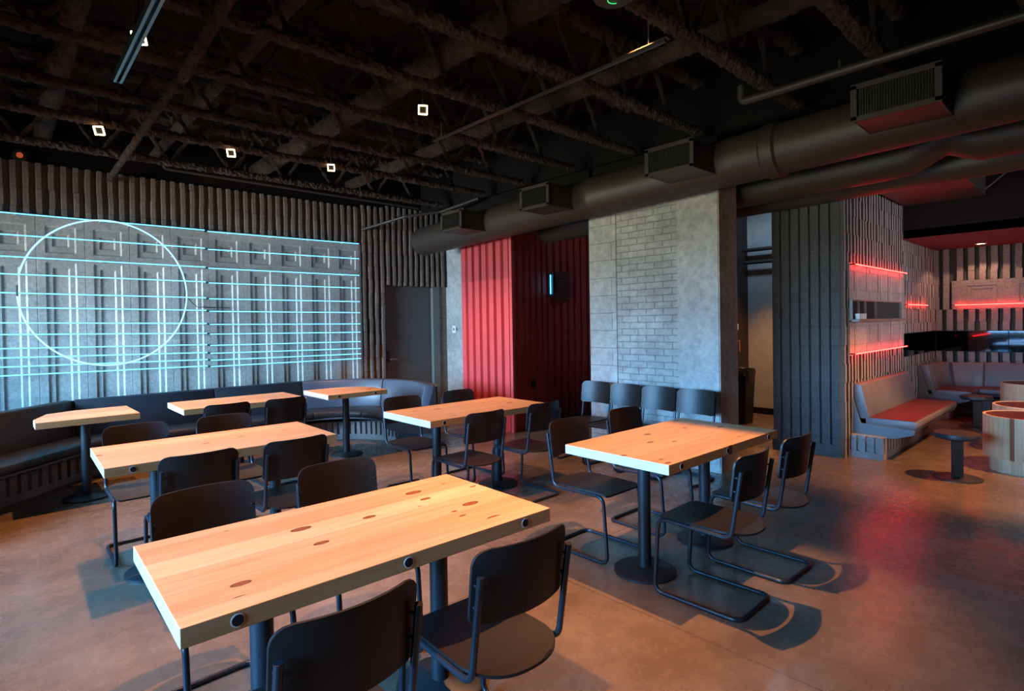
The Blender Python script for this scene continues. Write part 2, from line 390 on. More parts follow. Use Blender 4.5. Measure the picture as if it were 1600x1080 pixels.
def arc_fillet(pts, r, n=5):
    """round the corners of a 3D polyline"""
    pts = [Vector(p) for p in pts]; out = [pts[0]]
    for i in range(1, len(pts) - 1):
        a = (pts[i - 1] - pts[i]); b = (pts[i + 1] - pts[i]); rr = min(r, a.length * .48, b.length * .48)
        a.normalize(); b.normalize(); ang = a.angle(b)
        d = min(rr / math.tan(ang / 2), (pts[i - 1] - pts[i]).length * .48, (pts[i + 1] - pts[i]).length * .48)
        p0 = pts[i] + a * d; p2 = pts[i] + b * d
        for k in range(n + 1):
            t = k / n; out.append((1 - t) ** 2 * p0 + 2 * t * (1 - t) * pts[i] + t * t * p2)
    out.append(pts[-1]); return out
def subdiv(a, b, step):
    a = Vector(a); b = Vector(b); n = max(1, int((b - a).length / step)); return [a.lerp(b, i / n) for i in range(n + 1)]

YN = 7.92; XE = 5.24
XW = -2.4; YS = -3.6; XF = 11.5
# ------------------------------------------------------------------ floor, ceiling
struct('floor', MB().box(XW - .2, XF + .2, YS - .2, 8.2, -0.12, 0), MT['floor'])
mb = MB(); nx, ny = 60, 90
x0, x1, y0, y1 = XW - .1, 5.3, YS - .1, 8.1
vs = [(x0 + (x1 - x0) * i / nx, y0 + (y1 - y0) * j / ny, 3.95 + random.uniform(-.03, .03) + 0.03 * math.sin(j * 2.1)) for i in range(nx + 1) for j in range(ny + 1)]
mb.add(vs, [(i * (ny + 1) + j, (i + 1) * (ny + 1) + j, (i + 1) * (ny + 1) + j + 1, i * (ny + 1) + j + 1) for i in range(nx) for j in range(ny)])
mb.box(XW - .2, 5.3, YS - .2, 8.2, 4.02, 4.12)
struct('ceiling', mb, MT['deck'])
struct('ceiling', MB().box(5.3, 9.25, YS - .2, 8.2, 3.45, 3.6), MT['dark'])
struct('ceiling', MB().box(9.25, XF + .2, YS - .2, 2.18, 2.6, 2.7), MT['redceil'])
struct('trim_1', MB().box(9.25, 9.35, YS, 2.06, 2.6, 3.45), MT['dark'])   # bulkhead above the bar booth
struct('trim_2', MB().box(5.25, 5.36, YS, 8.1, 3.35, 4.05), MT['dark'])   # edge beam where the joists land

# ------------------------------------------------------------------ ribbed block walls
def ribs(mb, fn, length, z0, z1, period=0.105, wid=0.05, depth=0.05, course=0.203, jit=0.003, start=0.0, side=None):
    """fn(u, d, z) -> xyz ; u along the wall, d out of the wall"""
    n = int((length - start) / period)
    zs = [z0]; z = math.ceil((z0 + 0.02) / course) * course
    while z < z1 - 0.02: zs += [z - .004, z + .004]; z += course
    zs.append(z1)
    for i in range(n):
        u0 = start + i * period + (period - wid) / 2; vs = []; fs = []
        du = dd = 0
        for k, z in enumerate(zs):
            if k % 2 == 0: du = random.uniform(-jit, jit) * 1.6; dd = random.uniform(-jit, jit) * 2
            a, b = u0 + du, u0 + wid + du
            vs += [fn(a - .006, 0, z), fn(a + .004, depth + dd, z), fn(b - .004, depth + dd, z), fn(b + .006, 0, z)]
        for k in range(len(zs) - 1):
            o = 4 * k
            for j in range(3): fs.append((o + j, o + j + 1, o + 5 + j, o + 4 + j))
        fs.append((0, 1, 2, 3)); o = 4 * (len(zs) - 1); fs.append((o, o + 1, o + 2, o + 3))
        mb.add(vs, fs)
        if side is not None:      # groove shade put into the colour: dark flanks and grooves, grey rib faces
            m0 = len(mb.m) - len(fs)
            for k in range(len(fs) - 2):
                if k % 3 != 1: mb.m[m0 + k] = side

# north wall: fluted blocks above and beside a field of embossed panels
mb = MB()
mb.box(XW, 4.55, YN, 8.15, 0, 3.32); mb.box(4.55, 5.9, YN, 8.15, 2.14, 3.32); mb.box(5.59, 5.9, YN, 8.15, 0, 2.14)
mb.cur = 1; mb.box(XW, 5.9, YN - .02, 8.15, 3.325, 4.05); mb.cur = 0
ribs(mb, lambda u, d, z: (XW + u, YN - d, z), 4.12 - XW, 2.76, 3.32, start=0.0)
ribs(mb, lambda u, d, z: (4.13 + u, YN - d, z), 0.42, 0, 3.36)
ribs(mb, lambda u, d, z: (4.55 + u, YN - d, z), 1.20, 2.15, 3.40, start=0.0)
struct('wall_north', mb, [MT['block'], MT['dark']], weld=False)
mb = MB(); mb.box(XW, 4.12, YN - .062, YN, 2.745, 2.765)
struct('trim_3', mb, MT['block'])
# embossed field
mb = MB(); bay = 0.42; xs0 = 0.34 - bay * 6
F0 = YN - .05
def emboss(x, z, rects, ch=0.016, d=0.014):
    h = 0
    for (a, b, c, e) in rects:
        m = min(x - a, b - x, z - c, e - z)
        h += d * max(0, min(1, m / ch))
    return h
while xs0 < 4.1:
    W_ = min(bay, 4.12 - xs0)
    rects = [(.075, .345, 2.36, 2.66), (.135, .285, 2.43, 2.58), (.075, .345, -1, 2.27), (.135, .285, -1, 2.21)]
    xs = sorted({0, .004, .075, .091, .135, .151, .269, .285, .329, .345, .416, .42})
    xs = [x for x in xs if x <= W_ + 1e-6]
    zs = sorted({0.0, .82, .83, 2.194, 2.21, 2.254, 2.27, 2.36, 2.376, 2.43, 2.446, 2.564, 2.58, 2.644, 2.66, 2.755})
    vs = []; fs = []
    for x in xs:
        for z in zs:
            h = emboss(x, z, rects)
            if x < .001 or x > .419: h += .006
            vs.append((xs0 + x, F0 + h, z))
    nz = len(zs)
    for i in range(len(xs) - 1):
        for j in range(nz - 1): fs.append((i * nz + j, (i + 1) * nz + j, (i + 1) * nz + j + 1, i * nz + j + 1))
    mb.add(vs, fs); xs0 += bay
mb.box(4.105, 4.125, F0, YN, 0, 2.755)
struct('wall_north_panels', mb, MT['panel'], weld=False)
# door
d1 = struct('door_1', MB().box(4.56, 5.455, YN + .045, YN + .095, 0.005, 2.135), MT['door'], bevel=.003)
hb = MB(); hb.box(4.605, 4.655, YN + .028, YN + .045, .93, 1.10)
h1 = hb.obj('lock_plate', MT['black'], d1, bevel=.004)
hb = MB(); hb.tube([(4.63, YN + .03, .97), (4.63, YN - .03, .97)], .012, 10); hb.tube([(4.63, YN - .03, .97), (4.74, YN - .03, .968)], .011, 10)
tag(hb.obj('door_handle', MT['steel'], d1, smooth=True), 'steel lever handle')
mb = MB(); mb.box(5.455, 5.59, YN - .02, YN + .1, 0, 2.145); mb.box(4.55, 4.562, YN, YN + .1, 0, 2.145); mb.box(4.55, 5.59, YN, YN + .1, 2.135, 2.16)
struct('trim_4', mb, MT['frame'], bevel=.004)
# concrete return beside the door and the red boxed bay
mb = MB(); mb.box(5.75, 5.95, 6.80, YN, 0, 3.45); struct('wall_northeast', mb, MT['concrete'])
t = thing('light_switch', 'white wall switch plate on the concrete wall between grey door and red cladding', 'light switch', (5.745, 7.70, 1.43))
MB().box(-.008, .004, -.045, .045, -.06, .06).obj('switch_plate', MT['white'], t, bevel=.003)
MB().box(-.016, -.008, -.012, .012, -.022, .022).obj('toggle', MT['black'], t, bevel=.002)
MB().box(-.012, -.002, -.095, -.06, -.02, .02).obj('side_sensor', MT['frame'], t, bevel=.002)

def corr(mb, fn, length, z0, z1, period, depth=0.055):
    n = max(1, round(length / period)); p = length / n; prof = []
    for i in range(n):
        u = i * p; prof += [(u, 0), (u + p * .60, 0), (u + p * .68, -depth), (u + p * .92, -depth)]
    prof.append((length, 0))
    vs = []; fs = []
    for (u, d) in prof: vs += [fn(u, d, z0), fn(u, d, z1)]
    for i in range(len(prof) - 1): fs.append((2 * i, 2 * i + 2, 2 * i + 3, 2 * i + 1))
    mb.add(vs, fs)
mb = MB()
mb.cur = 0
f1 = lambda u, d, z: (XE - d, 6.82 - u, z)
corr(mb, f1, 1.12, .0, 2.15, .155); corr(mb, f1, 1.12, 2.66, 2.97, .155)
mb.cur = 1; corr(mb, f1, 1.12, 2.15, 2.66, .155)
mb.cur = 0
c, s_ = math.cos(math.radians(20.5)), math.sin(math.radians(20.5))
corr(mb, lambda u, d, z: (XE + .004 + u * c + d * s_, 5.70 + u * s_ - d * c, z), 1.285, .0, 2.97, .215)
corr(mb, lambda u, d, z: (6.44 + u, 6.15 - d, z), 1.5, 0, 2.97, .165)
mb.add([(XE, 6.82, 0), (5.80, 6.82, 0), (5.80, 6.82, 2.97), (XE, 6.82, 2.97)], [(0, 1, 2, 3)])
mb.box(XE - .004, XE + .03, 5.69, 5.74, 0, 2.97)
mb.cur = 2; mb.box(5.30, 6.6, 4.35, 6.82, 3.12, 3.46); mb.box(6.6, 8.0, 6.2, 6.4, 0, 3.46)
struct('wall_red_cladding', mb, [MT['red'], MT['redperf'], MT['dark']], weld=False)
# brick pier wall
mb = MB()
mb.cur = 0; mb.box(XE, 5.62, 3.93, 4.32, 0, 2.95)
mb.cur = 1; mb.box(XE + .012, 5.62, 3.15, 3.93, 0, 2.95)
mb.cur = 2; mb.box(XE, 5.60, 2.70, 3.15, 0, 2.95)
mb.cur = 3; mb.box(XE + .01, 5.62, 2.69, 2.71, 0, 2.95)
mb.cur = 4; mb.box(5.30, 5.60, 2.72, 4.30, 2.95, 3.45)
struct('wall_east', mb, [MT['bigblock'], MT['brick'], MT['concrete'], MT['jamb'], MT['dark']], weld=False)
# column block
XC, YC = 6.70, 2.06
mb = MB(); mb.cur = 0; mb.box(XC + .035, 9.2, YC + .05, 2.80, 0, 3.45)
mb.box(XC, XC + .05, YC, 2.80, 0, .13)
ribs(mb, lambda u, d, z: (XC + .035 - d, YC + u, z), .74, .12, 3.4, wid=.082, depth=.035, jit=.001)
mb.cur = 1
ribs(mb, lambda u, d, z: (XC + u, YC + .05 - d, z), 2.5, .0, 3.42, period=.11, wid=.052, depth=.072, jit=.0025, side=0)
mb.cur = 0
struct('wall_southeast', mb, [MT['block_y'], MT['block_pale']], weld=False)
# niche panel on the column face
mb = MB(); bayp = [6.86, 9.10]
def slab(z0, z1):
    x = 6.86; vs = []; fs = []; xs = []
    while x < 9.10:
        xs += [(x, 0), (x + .13, 0), (x + .145, .02), (x + .30, .02), (x + .315, 0)]; x += .448
    xs = [q for q in xs if q[0] < 9.1] + [(9.1, 0)]
    for (a, d) in xs: vs += [(a, YC - .03 + d, z0), (a, YC - .03 + d, z1)]
    mb.add(vs, [(2 * i, 2 * i + 2, 2 * i + 3, 2 * i + 1) for i in range(len(xs) - 1)])
    mb.box(6.86, 9.1, YC - .02, YC + .02, z0, z1)
slab(1.10, 1.50); slab(1.70, 2.12); mb.box(8.86, 9.1, YC - .03, YC, 1.5, 1.7)
struct('wall_southeast_panel', mb, MT['block_pale'], weld=False)
t = thing('serving_hatch', 'long dark serving hatch framed in grey between the two red neon tubes', 'hatch', (6.88, YC, 1.5))
MB().box(0, 1.96, -.034, -.030, .0, .2).obj('dark_opening', MT['hole'], t)
MB().box(.9, 1.95, -.037, -.0345, .0, .2).obj('grey_backing', MT['hatchgrey'], t)
fb = MB(); fb.box(-.02, 2.0, -.06, -.03, -.015, .0); fb.box(-.02, 2.0, -.06, -.03, .2, .215); fb.box(-.02, 0, -.06, -.03, 0, .2); fb.box(1.96, 1.98, -.06, -.03, 0, .2)
fb.box(.22, .235, -.058, -.035, 0, .2); fb.box(.46, .475, -.058, -.035, 0, .2); fb.box(.86, .875, -.058, -.035, 0, .2)
fb.obj('hatch_frame', MT['frame'], t)
for i in range(4):
    g = MB().lathe([(0, 0), (.022, 0), (.026, .06), (.024, .06), (.02, .006), (0, .006)], (0, 0), 14).obj('glass_tumbler', MT['glass'], smooth=True)
    g.location = (6.93 + i * .075, YC - .09, 1.5)
    tag(g, 'small clear glass standing on the left end of the serving hatch sill', 'glass', 'glasses on the hatch sill')
MB().box(-.02, 2.0, -.13, -.045, -.03, -.001).obj('hatch_sill', MT['frame'], t, bevel=.003)

# far booth corner
mb = MB(); mb.cur = 1; mb.box(9.2, XF, 2.18, 2.4, 0, 2.7); mb.cur = 0
ribs(mb, lambda u, d, z: (9.25 + u, 2.18 - d, z), 2.2, 0, .94, period=.11, wid=.065, depth=.06, side=1)
ribs(mb, lambda u, d, z: (9.25 + u, 2.18 - d, z), 2.2, 1.28, 2.6, period=.11, wid=.085, depth=.06, side=1)
struct('wall_booth_north', mb, [MT['block_pale'], MT['block_y']], weld=False)
mb = MB(); mb.cur = 1; mb.box(XF + .025, XF + .2, YS, 2.4, 0, 2.7); mb.cur = 0
ribs(mb, lambda u, d, z: (XF + .025 - d, YS + u, z), 2.18 - YS, 0, .94, period=.14, wid=.088, depth=.075, side=1)
ribs(mb, lambda u, d, z: (XF + .025 - d, YS + u, z), 2.18 - YS, 1.28, 1.62, period=.14, wid=.088, depth=.075, side=1)
ribs(mb, lambda u, d, z: (XF + .025 - d, 1.90 + u, z), .28, 1.62, 2.6, period=.14, wid=.088, depth=.075, side=1)
ribs(mb, lambda u, d, z: (XF + .025 - d, YS + u, z), 1.90 - YS, 2.08, 2.6, period=.14, wid=.088, depth=.075, side=1)
mb.box(XF - .05, XF, YS, 1.90, 1.62, 2.08)
for k in range(8):
    y = 1.72 - k * .62
    for q in (0, .05):
        mb.box(XF - .062, XF - .05, y - .02 - q, y - .012 - q, 1.72 + q, 2.0 - q); mb.box(XF - .062, XF - .05, y - .38 + q, y - .372 + q, 1.72 + q, 2.0 - q)
        mb.box(XF - .062, XF - .05, y - .38 + q, y - .012 - q, 1.992 - q, 2.0 - q); mb.box(XF - .062, XF - .05, y - .38 + q, y - .012 - q, 1.72 + q, 1.728 + q)
struct('wall_booth_east', mb, [MT['block_pale_y'], MT['block_y']], weld=False)
t = thing('wall_mirror', 'long low mirror strip on the ribbed wall behind the far corner booth', 'mirror', (XF, 0, .95))
for k in range(5):
    MB().prism([(-.06, 0), (-.03, 0), (-.03, .32), (-.06, .32)], lambda a, b, h: (a, h, b), 2.1 - (k + 1) * .9 + .01, 2.1 - k * .9).obj('mirror_panel', MT['mirror'], t)
t = thing('wall_mirror', 'short mirror strip on the side wall left of the far corner booth', 'mirror', (9.3, 2.18, .95))
for k in range(4):
    MB().box(.02 + k * .52, .52 + k * .52, -.06, -.03, 0, .32).obj('mirror_panel', MT['mirror'], t)

# hallway behind the pier
mb = MB(); mb.box(5.62, 9.1, 4.14, 4.3, 0, 2.64); struct('wall_hall_north', mb, MT['hallbrown'])
mb = MB(); mb.box(9.02, 9.2, 2.8, 4.14, 0, 3.45); struct('wall_hall_east', mb, MT['plaster'])
struct('baseboard_hall', MB().box(9.0, 9.02, 2.8, 4.14, 0, .1), MT['dark'])
# outer walls with windows (behind the camera)
def wall_win(name, fn, L_, H_, wins, mat):
    mb = MB(); u = 0
    def bx(a, b, c, d): 
        p, q = fn(a, 0, c), fn(b, .2, d); mb.box(p[0], q[0], p[1], q[1], p[2], q[2])
    for (a, b, c, d) in wins:
        bx(u, a, 0, H_); bx(a, b, 0, c); bx(a, b, d, H_); u = b
    bx(u, L_, 0, H_)
    struct(name, mb, mat)
    for (a, b, c, d) in wins:
        fb = MB()
        def b2(a, b, c, d):
            p, q = fn(a, .08, c), fn(b, .13, d); fb.box(p[0], q[0], p[1], q[1], p[2], q[2])
        b2(a, a + .05, c, d); b2(b - .05, b, c, d); b2(a, b, c, c + .05); b2(a, b, d - .05, d); n = max(1, int((b - a) / 1.3))
        for k in range(1, n): x = a + (b - a) * k / n; b2(x - .02, x + .02, c, d)
        struct('window_%d' % wall_win.n, fb, MT['frame']); wall_win.n += 1
wall_win.n = 1
wall_win('wall_west', lambda u, d, z: (XW - d, YS + u, z), 8.15 - YS, 4.1, [(4.5, 10.8, .7, 2.8)], MT['plaster'])
wall_win('wall_south', lambda u, d, z: (XW + u, YS - d, z), XF - XW, 4.1, [(7.2, 9.6, 1.1, 2.7)], MT['plaster'])

# ------------------------------------------------------------------ ceiling steel
def fuzzy(mb, a, b, r, n=11, step=.020, jit=.34): mb.tube(subdiv(a, b, step), r, n, True, jit)
def joist(length, y, idx, label):
    t = thing('bar_joist', label, 'joist', (XW, y, 3.3), 0, 'bar joists across the ceiling')
    return t
jm = {}
def joist_parts(Lj):
    if Lj in jm: return jm[Lj]
    a = MB(); fuzzy(a, (0, -.022, .0), (Lj, -.022, .0), .034); fuzzy(a, (0, .03, .012), (Lj, .03, .012), .034); ma = a.mesh('bottom_chord', MT['fuzz'])
    b = MB(); fuzzy(b, (0, 0, .47), (Lj, 0, .47), .055, 10, .03); mbb = b.mesh('top_chord', MT['fuzz'])
    c = MB(); x = .1
    while x + .62 < Lj:
        fuzzy(c, (x, 0, .0), (x + .31, 0, .47), .02, 7, .05, .4); fuzzy(c, (x + .31, 0, .47), (x + .62, 0, .0), .02, 7, .05, .4)
        x += .62
    mc = c.mesh('web', MT['fuzz'])
    jm[Lj] = (ma, mbb, mc); return jm[Lj]
place = ['nearest the neon wall', 'second from the neon wall', 'third from the neon wall', 'fourth from the neon wall', 'fifth from the neon wall', 'sixth from the neon wall', 'seventh from the neon wall', 'eighth from the neon wall', 'ninth from the neon wall']
for i, y in enumerate((7.02, 6.02, 5.24, 4.37, 3.55, 2.77, 1.87, 1.14, .35)):
    Lj = 7.4
    t = thing('bar_joist', 'dark fuzzy open-web steel roof joist, ' + place[i], 'joist', (XW + .02, y, 3.32), 0, 'fuzzy steel joists under the roof')
    for nm, me in zip(('bottom_chord', 'top_chord', 'web'), joist_parts(Lj)):
        o = bpy.data.objects.new(nm, me); COL.objects.link(o); o.parent = t
for (x, r, z, lab) in ((.42, .075, 3.62, 'at the left'), (1.45, .05, 3.6, 'left of the middle'), (2.62, .095, 3.60, 'in the middle'), (3.95, .07, 3.62, 'nearest the big round duct')):
    m_ = MB(); fuzzy(m_, (x, YS + .1, z), (x, YN - .05, z), r, 14, .03, .13)
    tag(m_.obj('insulated_pipe', MT['fuzz']), 'thick fuzzy insulated pipe crossing above the joists, ' + lab, 'pipe', 'insulated pipes above the joists')
m_ = MB(); fuzzy(m_, (.86, 2.2, 3.17), (.96, 4.3, 3.19), .03); fuzzy(m_, (.93, 4.3, 3.17), (1.0, YN - .03, 3.24), .026)
tag(m_.obj('bridging_pipe', MT['fuzz']), 'thin crooked fuzzy pipe slung below the joists towards the neon wall', 'pipe')
# strut above the left tables
m_ = MB(); m_.box(-.022, -.016, -2.4, 0, -.04, 0); m_.box(.016, .022, -2.4, 0, -.04, 0); m_.box(-.022, .022, -2.4, 0, 0, .005); m_.box(-.022, -.008, -2.4, 0, -.043, -.038); m_.box(.008, .022, -2.4, 0, -.043, -.038); m_.box(-.022, .022, -.005, 0, -.04, 0)
o = tag(m_.obj('strut_channel', MT['strut']), 'slotted steel channel hanging under the joists at upper left, with painted teal glow', 'strut'); o.location = (.565, 4.02, 3.02)
for y in (-.9,):
    pass
m_ = MB(); m_.tube([(.565, 3.5, 3.02), (.565, 3.5, 3.32)], .005, 6); tag(m_.obj('hanger_rod', MT['strut']), 'thin threaded rod holding the slotted steel channel', 'rod')
# long thin rail
t = thing('linear_rail', 'long thin pale rail hung below the joists at the top centre', 'rail', (3.0, 1.86, 3.2))
rb = MB(); rb.box(-.012, .012, 0, 2.42, -.01, .006); rb.box(-.02, .02, -.02, .35, .006, .012); rb.obj('rail_profile', MT['pipe'], t)
for y in (.12, 2.3): MB().tube([(0, y, 0), (0, y, .14)], .004, 6).obj('rod', MT['strut'], t)
# pipes
m_ = MB(); m_.tube(arc_fillet([(1.50, 7.60, 3.52), (1.50, 7.60, 3.40), (5.0, 7.60, 3.37)], .04), .022, 10); m_.tube([(2.4, 7.6, 3.39), (2.4, 7.6, 3.6)], .012, 8); m_.tube([(4.0, 7.6, 3.38), (4.0, 7.6, 3.6)], .012, 8)
tag(m_.obj('sprinkler_pipe', MT['pipe'], smooth=True), 'thin grey pipe running along the top of the neon wall', 'pipe')
m_ = MB(); m_.tube(arc_fillet([(4.24, 1.98, 3.30), (4.24, 1.98, 3.18), (4.24, -3.4, 3.18)], .04), .03, 12)
for y in (1.3, .3, -.8): m_.tube([(4.24, y, 3.18), (4.24, y, 3.26)], .01, 8)
o = tag(m_.obj('sprinkler_pipe', MT['pipe'], smooth=True), 'long brown pipe running above the big round duct at upper right', 'pipe')
m_ = MB(); m_.tube(arc_fillet([(4.15, YN - .05, 2.98), (4.5, 7.2, 3.12), (4.95, 6.9, 3.2), (5.1, 6.2, 3.3)], .1), .022, 10)
tag(m_.obj('conduit', MT['pipe'], smooth=True), 'bent conduit leaving the ribbed wall beside the end of the big round duct', 'conduit')
# joist bearing pieces / small pipes near the duct
for i, y in enumerate((5.6, 4.8, 3.9, 3.1, 2.3, 1.5)):
    m_ = MB(); fuzzy(m_, (3.9, y - .5, 3.42), (4.1, y + .25, 3.42), .028, 8, .05, .3)

# ducts
def zc(y): return 3.01 + (2.82 - 3.01) * (y - .4) / 7.0
t = thing('round_duct', 'big brown round air duct running from the neon wall corner across upper right', 'duct')
dm = MB(); r = .216; secs = [(7.46, r - .03), (7.45, r), (5.0, r), (4.02, r), (4.0, r + .012), (3.95, r + .012), (3.93, r), (2.1, r), (2.08, r + .018), (1.98, r + .018), (1.96, r - .004), (1.85, r - .004), (-3.5, r - .004)]
vs = []; fs = []; n = 40
for (y, rr) in secs:
    for j in range(n): a = 2 * PI * j / n; vs.append((4.98 + rr * math.cos(a), y, zc(y) + rr * math.sin(a)))
for i in range(len(secs) - 1):
    for j in range(n): fs.append((i * n + j, i * n + (j + 1) % n, (i + 1) * n + (j + 1) % n, (i + 1) * n + j))
fs.append(tuple(range(n))); dm.add(vs, fs); dm.obj('duct_body', MT['duct'], t, smooth=True)
for (ya, yb) in ((6.13, 5.70), (4.60, 4.17), (2.94, 2.48), (1.27, .78)):
    z0_, z1_ = zc(ya) - .115, zc(ya) + .125
    vb = MB(); w_ = .03
    vb.box(4.40, 4.86, yb, yb + .012, z0_, z1_); vb.box(4.40, 4.86, ya - .012, ya, z0_, z1_); vb.box(4.40, 4.86, yb, ya, z1_ - .012, z1_); vb.box(4.40, 4.86, yb, ya, z0_, z0_ + .012)
    vb.box(4.385, 4.40, yb - .012, ya + .012, z1_ - .028, z1_ + .008); vb.box(4.385, 4.40, yb - .012, ya + .012, z0_ - .008, z0_ + .028)
    vb.box(4.385, 4.40, yb - .012, yb + .028, z0_, z1_); vb.box(4.385, 4.40, ya - .028, ya + .012, z0_, z1_)
    v = vb.obj('register', MT['duct'], t, bevel=.002)
    gb = MB(); gb.box(4.43, 4.44, yb, ya, z0_, z1_)
    k = 0; y = yb + .04
    while y < ya - .035: gb.box(4.392, 4.41, y, y + .004, z0_ + .03, z1_ - .03); y += .016
    for k in range(1, 6): zz = z0_ + .03 + (z1_ - z0_ - .06) * k / 6; gb.box(4.404, 4.414, yb + .03, ya - .03, zz, zz + .003)
    gb.obj('grille', MT['grille'], v)
def ductline(name, label, pts, r):
    m_ = MB(); m_.tube(pts, r, 28); return tag(m_.obj(name, MT['duct'], smooth=True), label, 'duct')
ductline('round_duct', 'second round duct running behind the big one, with an upward jog at right', [(5.98, 5.74, 2.87), (5.95, 1.5, 2.93), (5.95, 1.3, 2.94), (5.95, 1.08, 3.05), (5.95, .95, 3.05), (5.95, .8, 2.97), (5.95, -3.4, 2.99)], .185)
ductline('round_duct', 'third round duct running just above the grey ribbed column', [(6.55, 4.1, 2.86), (6.55, -3.4, 2.99)], .15)
m_ = MB(); m_.box(-.65, .6, -.42, .42, 0, .3)
o = tag(m_.obj('ceiling_unit', MT['pipe'], bevel=.01), 'flat grey box unit hung from the ceiling beside the ribbed column', 'air unit'); o.location = (8.45, 1.58, 3.0)
m_ = MB(); m_.tube([(9.05, 1.2, 3.05), (9.1, .75, 3.45)], .012, 8); tag(m_.obj('unit_hanger', MT['pipe']), 'thin slanting rod at the corner of the grey ceiling unit', 'rod')
# hall pipes
for z in (2.62, 2.42):
    m_ = MB(); m_.tube([(8.9, 2.85, z), (8.9, 4.13, z)], .03, 10); tag(m_.obj('hall_pipe', MT['pipe'], smooth=True), ('upper' if z > 2.5 else 'lower') + ' horizontal pipe across the pale wall of the back hallway', 'pipe')

# ------------------------------------------------------------------ lamps
def lamp(x, y, z, e, label, head=(-.45, -.75, -.55), aim=(0, 0, -1), cone=88, seen=True):
    t = thing('ceiling_spotlight', label, 'spotlight', (x, y, z), 0, 'warm spotlights between the joists')
    b = MB(); b.tube([(0, 0, .02), (0, 0, .30)], .007, 8); b.obj('stem', MT['black'], t)
    q = Vector(head).to_track_quat('-Z', 'Y')
    def rot(m_): m_.v = [tuple(q @ Vector(v)) for v in m_.v]; return m_
    b = MB(); b.box(-.030, .030, -.030, .030, -.004, .07); rot(b).obj('lamp_housing', MT['black'], t, bevel=.008)
    b = MB()
    for (a0, a1, b0, b1) in ((-.036, .036, -.038, -.031), (-.036, .036, .031, .038), (-.038, -.031, -.036, .036), (.031, .038, -.036, .036)):
        b.box(a0, a1, b0, b1, -.012, .002)
    tag(rot(b).obj('lamp_ring', MT['warm'], t), 'glowing square rim of the lamp')
    d = bpy.data.lights.new('spot_bulb', 'SPOT'); d.energy = e; d.color = (1.0, .43, .135); d.spot_size = math.radians(cone); d.spot_blend = .6; d.shadow_soft_size = .008
    o = bpy.data.objects.new('spot_bulb', d); COL.objects.link(o); o.parent = t; o.location = (0, 0, -.06)
    o.rotation_euler = Vector(aim).to_track_quat('-Z', 'Y').to_euler()
LE = 415
lamp(.685, 4.05, 3.29, LE * 1.15, 'warm spotlight at the upper left behind the end of the steel channel', cone=66)
lamp(.70, 5.98, 3.24, LE * .8, 'warm spotlight at the left above the small table by the banquette', aim=(0, -.1, -1), cone=76)
lamp(1.76, 5.98, 3.25, LE * .7, 'warm spotlight above the table in the middle of the banquette', aim=(0, -.1, -1), cone=76)
lamp(2.78, 5.94, 3.275, LE * .7, 'warm spotlight above the curved right end of the banquette', aim=(.5, 0, -1), cone=84)
lamp(2.63, 3.90, 3.285, LE * .85, 'warm spotlight in the middle of the ceiling hanging from a red-tipped stem', aim=(.22, 0, -1), cone=66)
lamp(2.92, 2.02, 3.47, LE * 1.6, 'warm spotlight above the table by the brick wall', aim=(-.10, .02, -1), cone=66)
lamp(.95, 2.05, 3.30, LE * 1.25, 'warm spotlight above the nearest table', cone=66)
lamp(1.2, -2.4, 3.3, LE * .12, 'added warm fill lamp behind the camera', aim=(.2, 1.1, -1), cone=80)  # unseen lamp added to lift the table edges facing the camera
lamp(6.9, -.25, 3.25, LE * 1.8, 'warm spotlight above the round black stool', aim=(.06, .42, -1), cone=64)
lamp(7.9, 3.45, 3.1, LE * .6, 'warm spotlight in the back hallway')
t = thing('hall_fill_light', 'added round fill light in the back hallway, out of view', 'ceiling light', (8.2, 3.6, 3.40))  # unseen cool fill added to brighten the pale hallway wall
MB().lathe([(0, -.05), (.12, -.05), (.14, 0), (0, 0)], (0, 0), 24).obj('fill_light_shade', MT['white'], t)
d = bpy.data.lights.new('hall_fill_bulb', 'AREA'); d.shape = 'DISK'; d.size = .22; d.energy = 12; d.color = (.45, .7, 1.0); o = bpy.data.objects.new('hall_fill_bulb', d); COL.objects.link(o); o.parent = t; o.location = (0, 0, -.06)
# downlight in the red ceiling
t = thing('downlight', 'small recessed downlight glowing in the dark red ceiling of the far booth', 'downlight', (11.0, 1.47, 2.6))
MB().lathe([(.05, -.004), (.075, -.004), (.075, 0), (.05, 0)], (0, 0), 24).obj('trim_ring', MT['white'], t)
MB().cyl((0, 0), .048, -.003, -.001, 24).obj('lens', MT['warm'], t)
d = bpy.data.lights.new('downlight_bulb', 'SPOT'); d.energy = 35; d.color = (1, .5, .3); d.spot_size = 2.2; d.shadow_soft_size = .04
o = bpy.data.objects.new('downlight_bulb', d); COL.objects.link(o); o.parent = t; o.location = (0, 0, -.02)
# wifi disc / detector
t = thing('access_point', 'dark round ceiling disc with a green status arc at the top edge', 'access point', (2.42, 1.80, 3.2))
MB().lathe([(0, 0), (.09, 0), (.11, .015), (.11, .035), (0, .04)], (0, 0), 32).obj('disc_body', MT['duct'], t, smooth=True)
b = MB(); b.tube([(.035 * math.cos(a), .035 * math.sin(a), -.002) for a in [PI * .9 + i * PI / 14 * -1 for i in range(12)]], .0022, 6); b.obj('status_ring', MT['green'], t)
MB().tube([(0, 0, .04), (0, 0, .12)], .012, 8).obj('stem', MT['duct'], t)
# beacon at top left of the neon wall
t = thing('alarm_beacon', 'small round amber alarm beacon at the top left of the ribbed wall', 'alarm', (.23, YN - .06, 3.37))
b = MB(); b.tube([(0, .03, 0), (0, -.01, 0)], .06, 24); b.obj('beacon_base', MT['duct'], t, smooth=True)
b = MB(); b.tube([(0, -.01, 0), (0, -.025, 0)], .028, 20); b.obj('lens', MT['orb'], t, smooth=True)

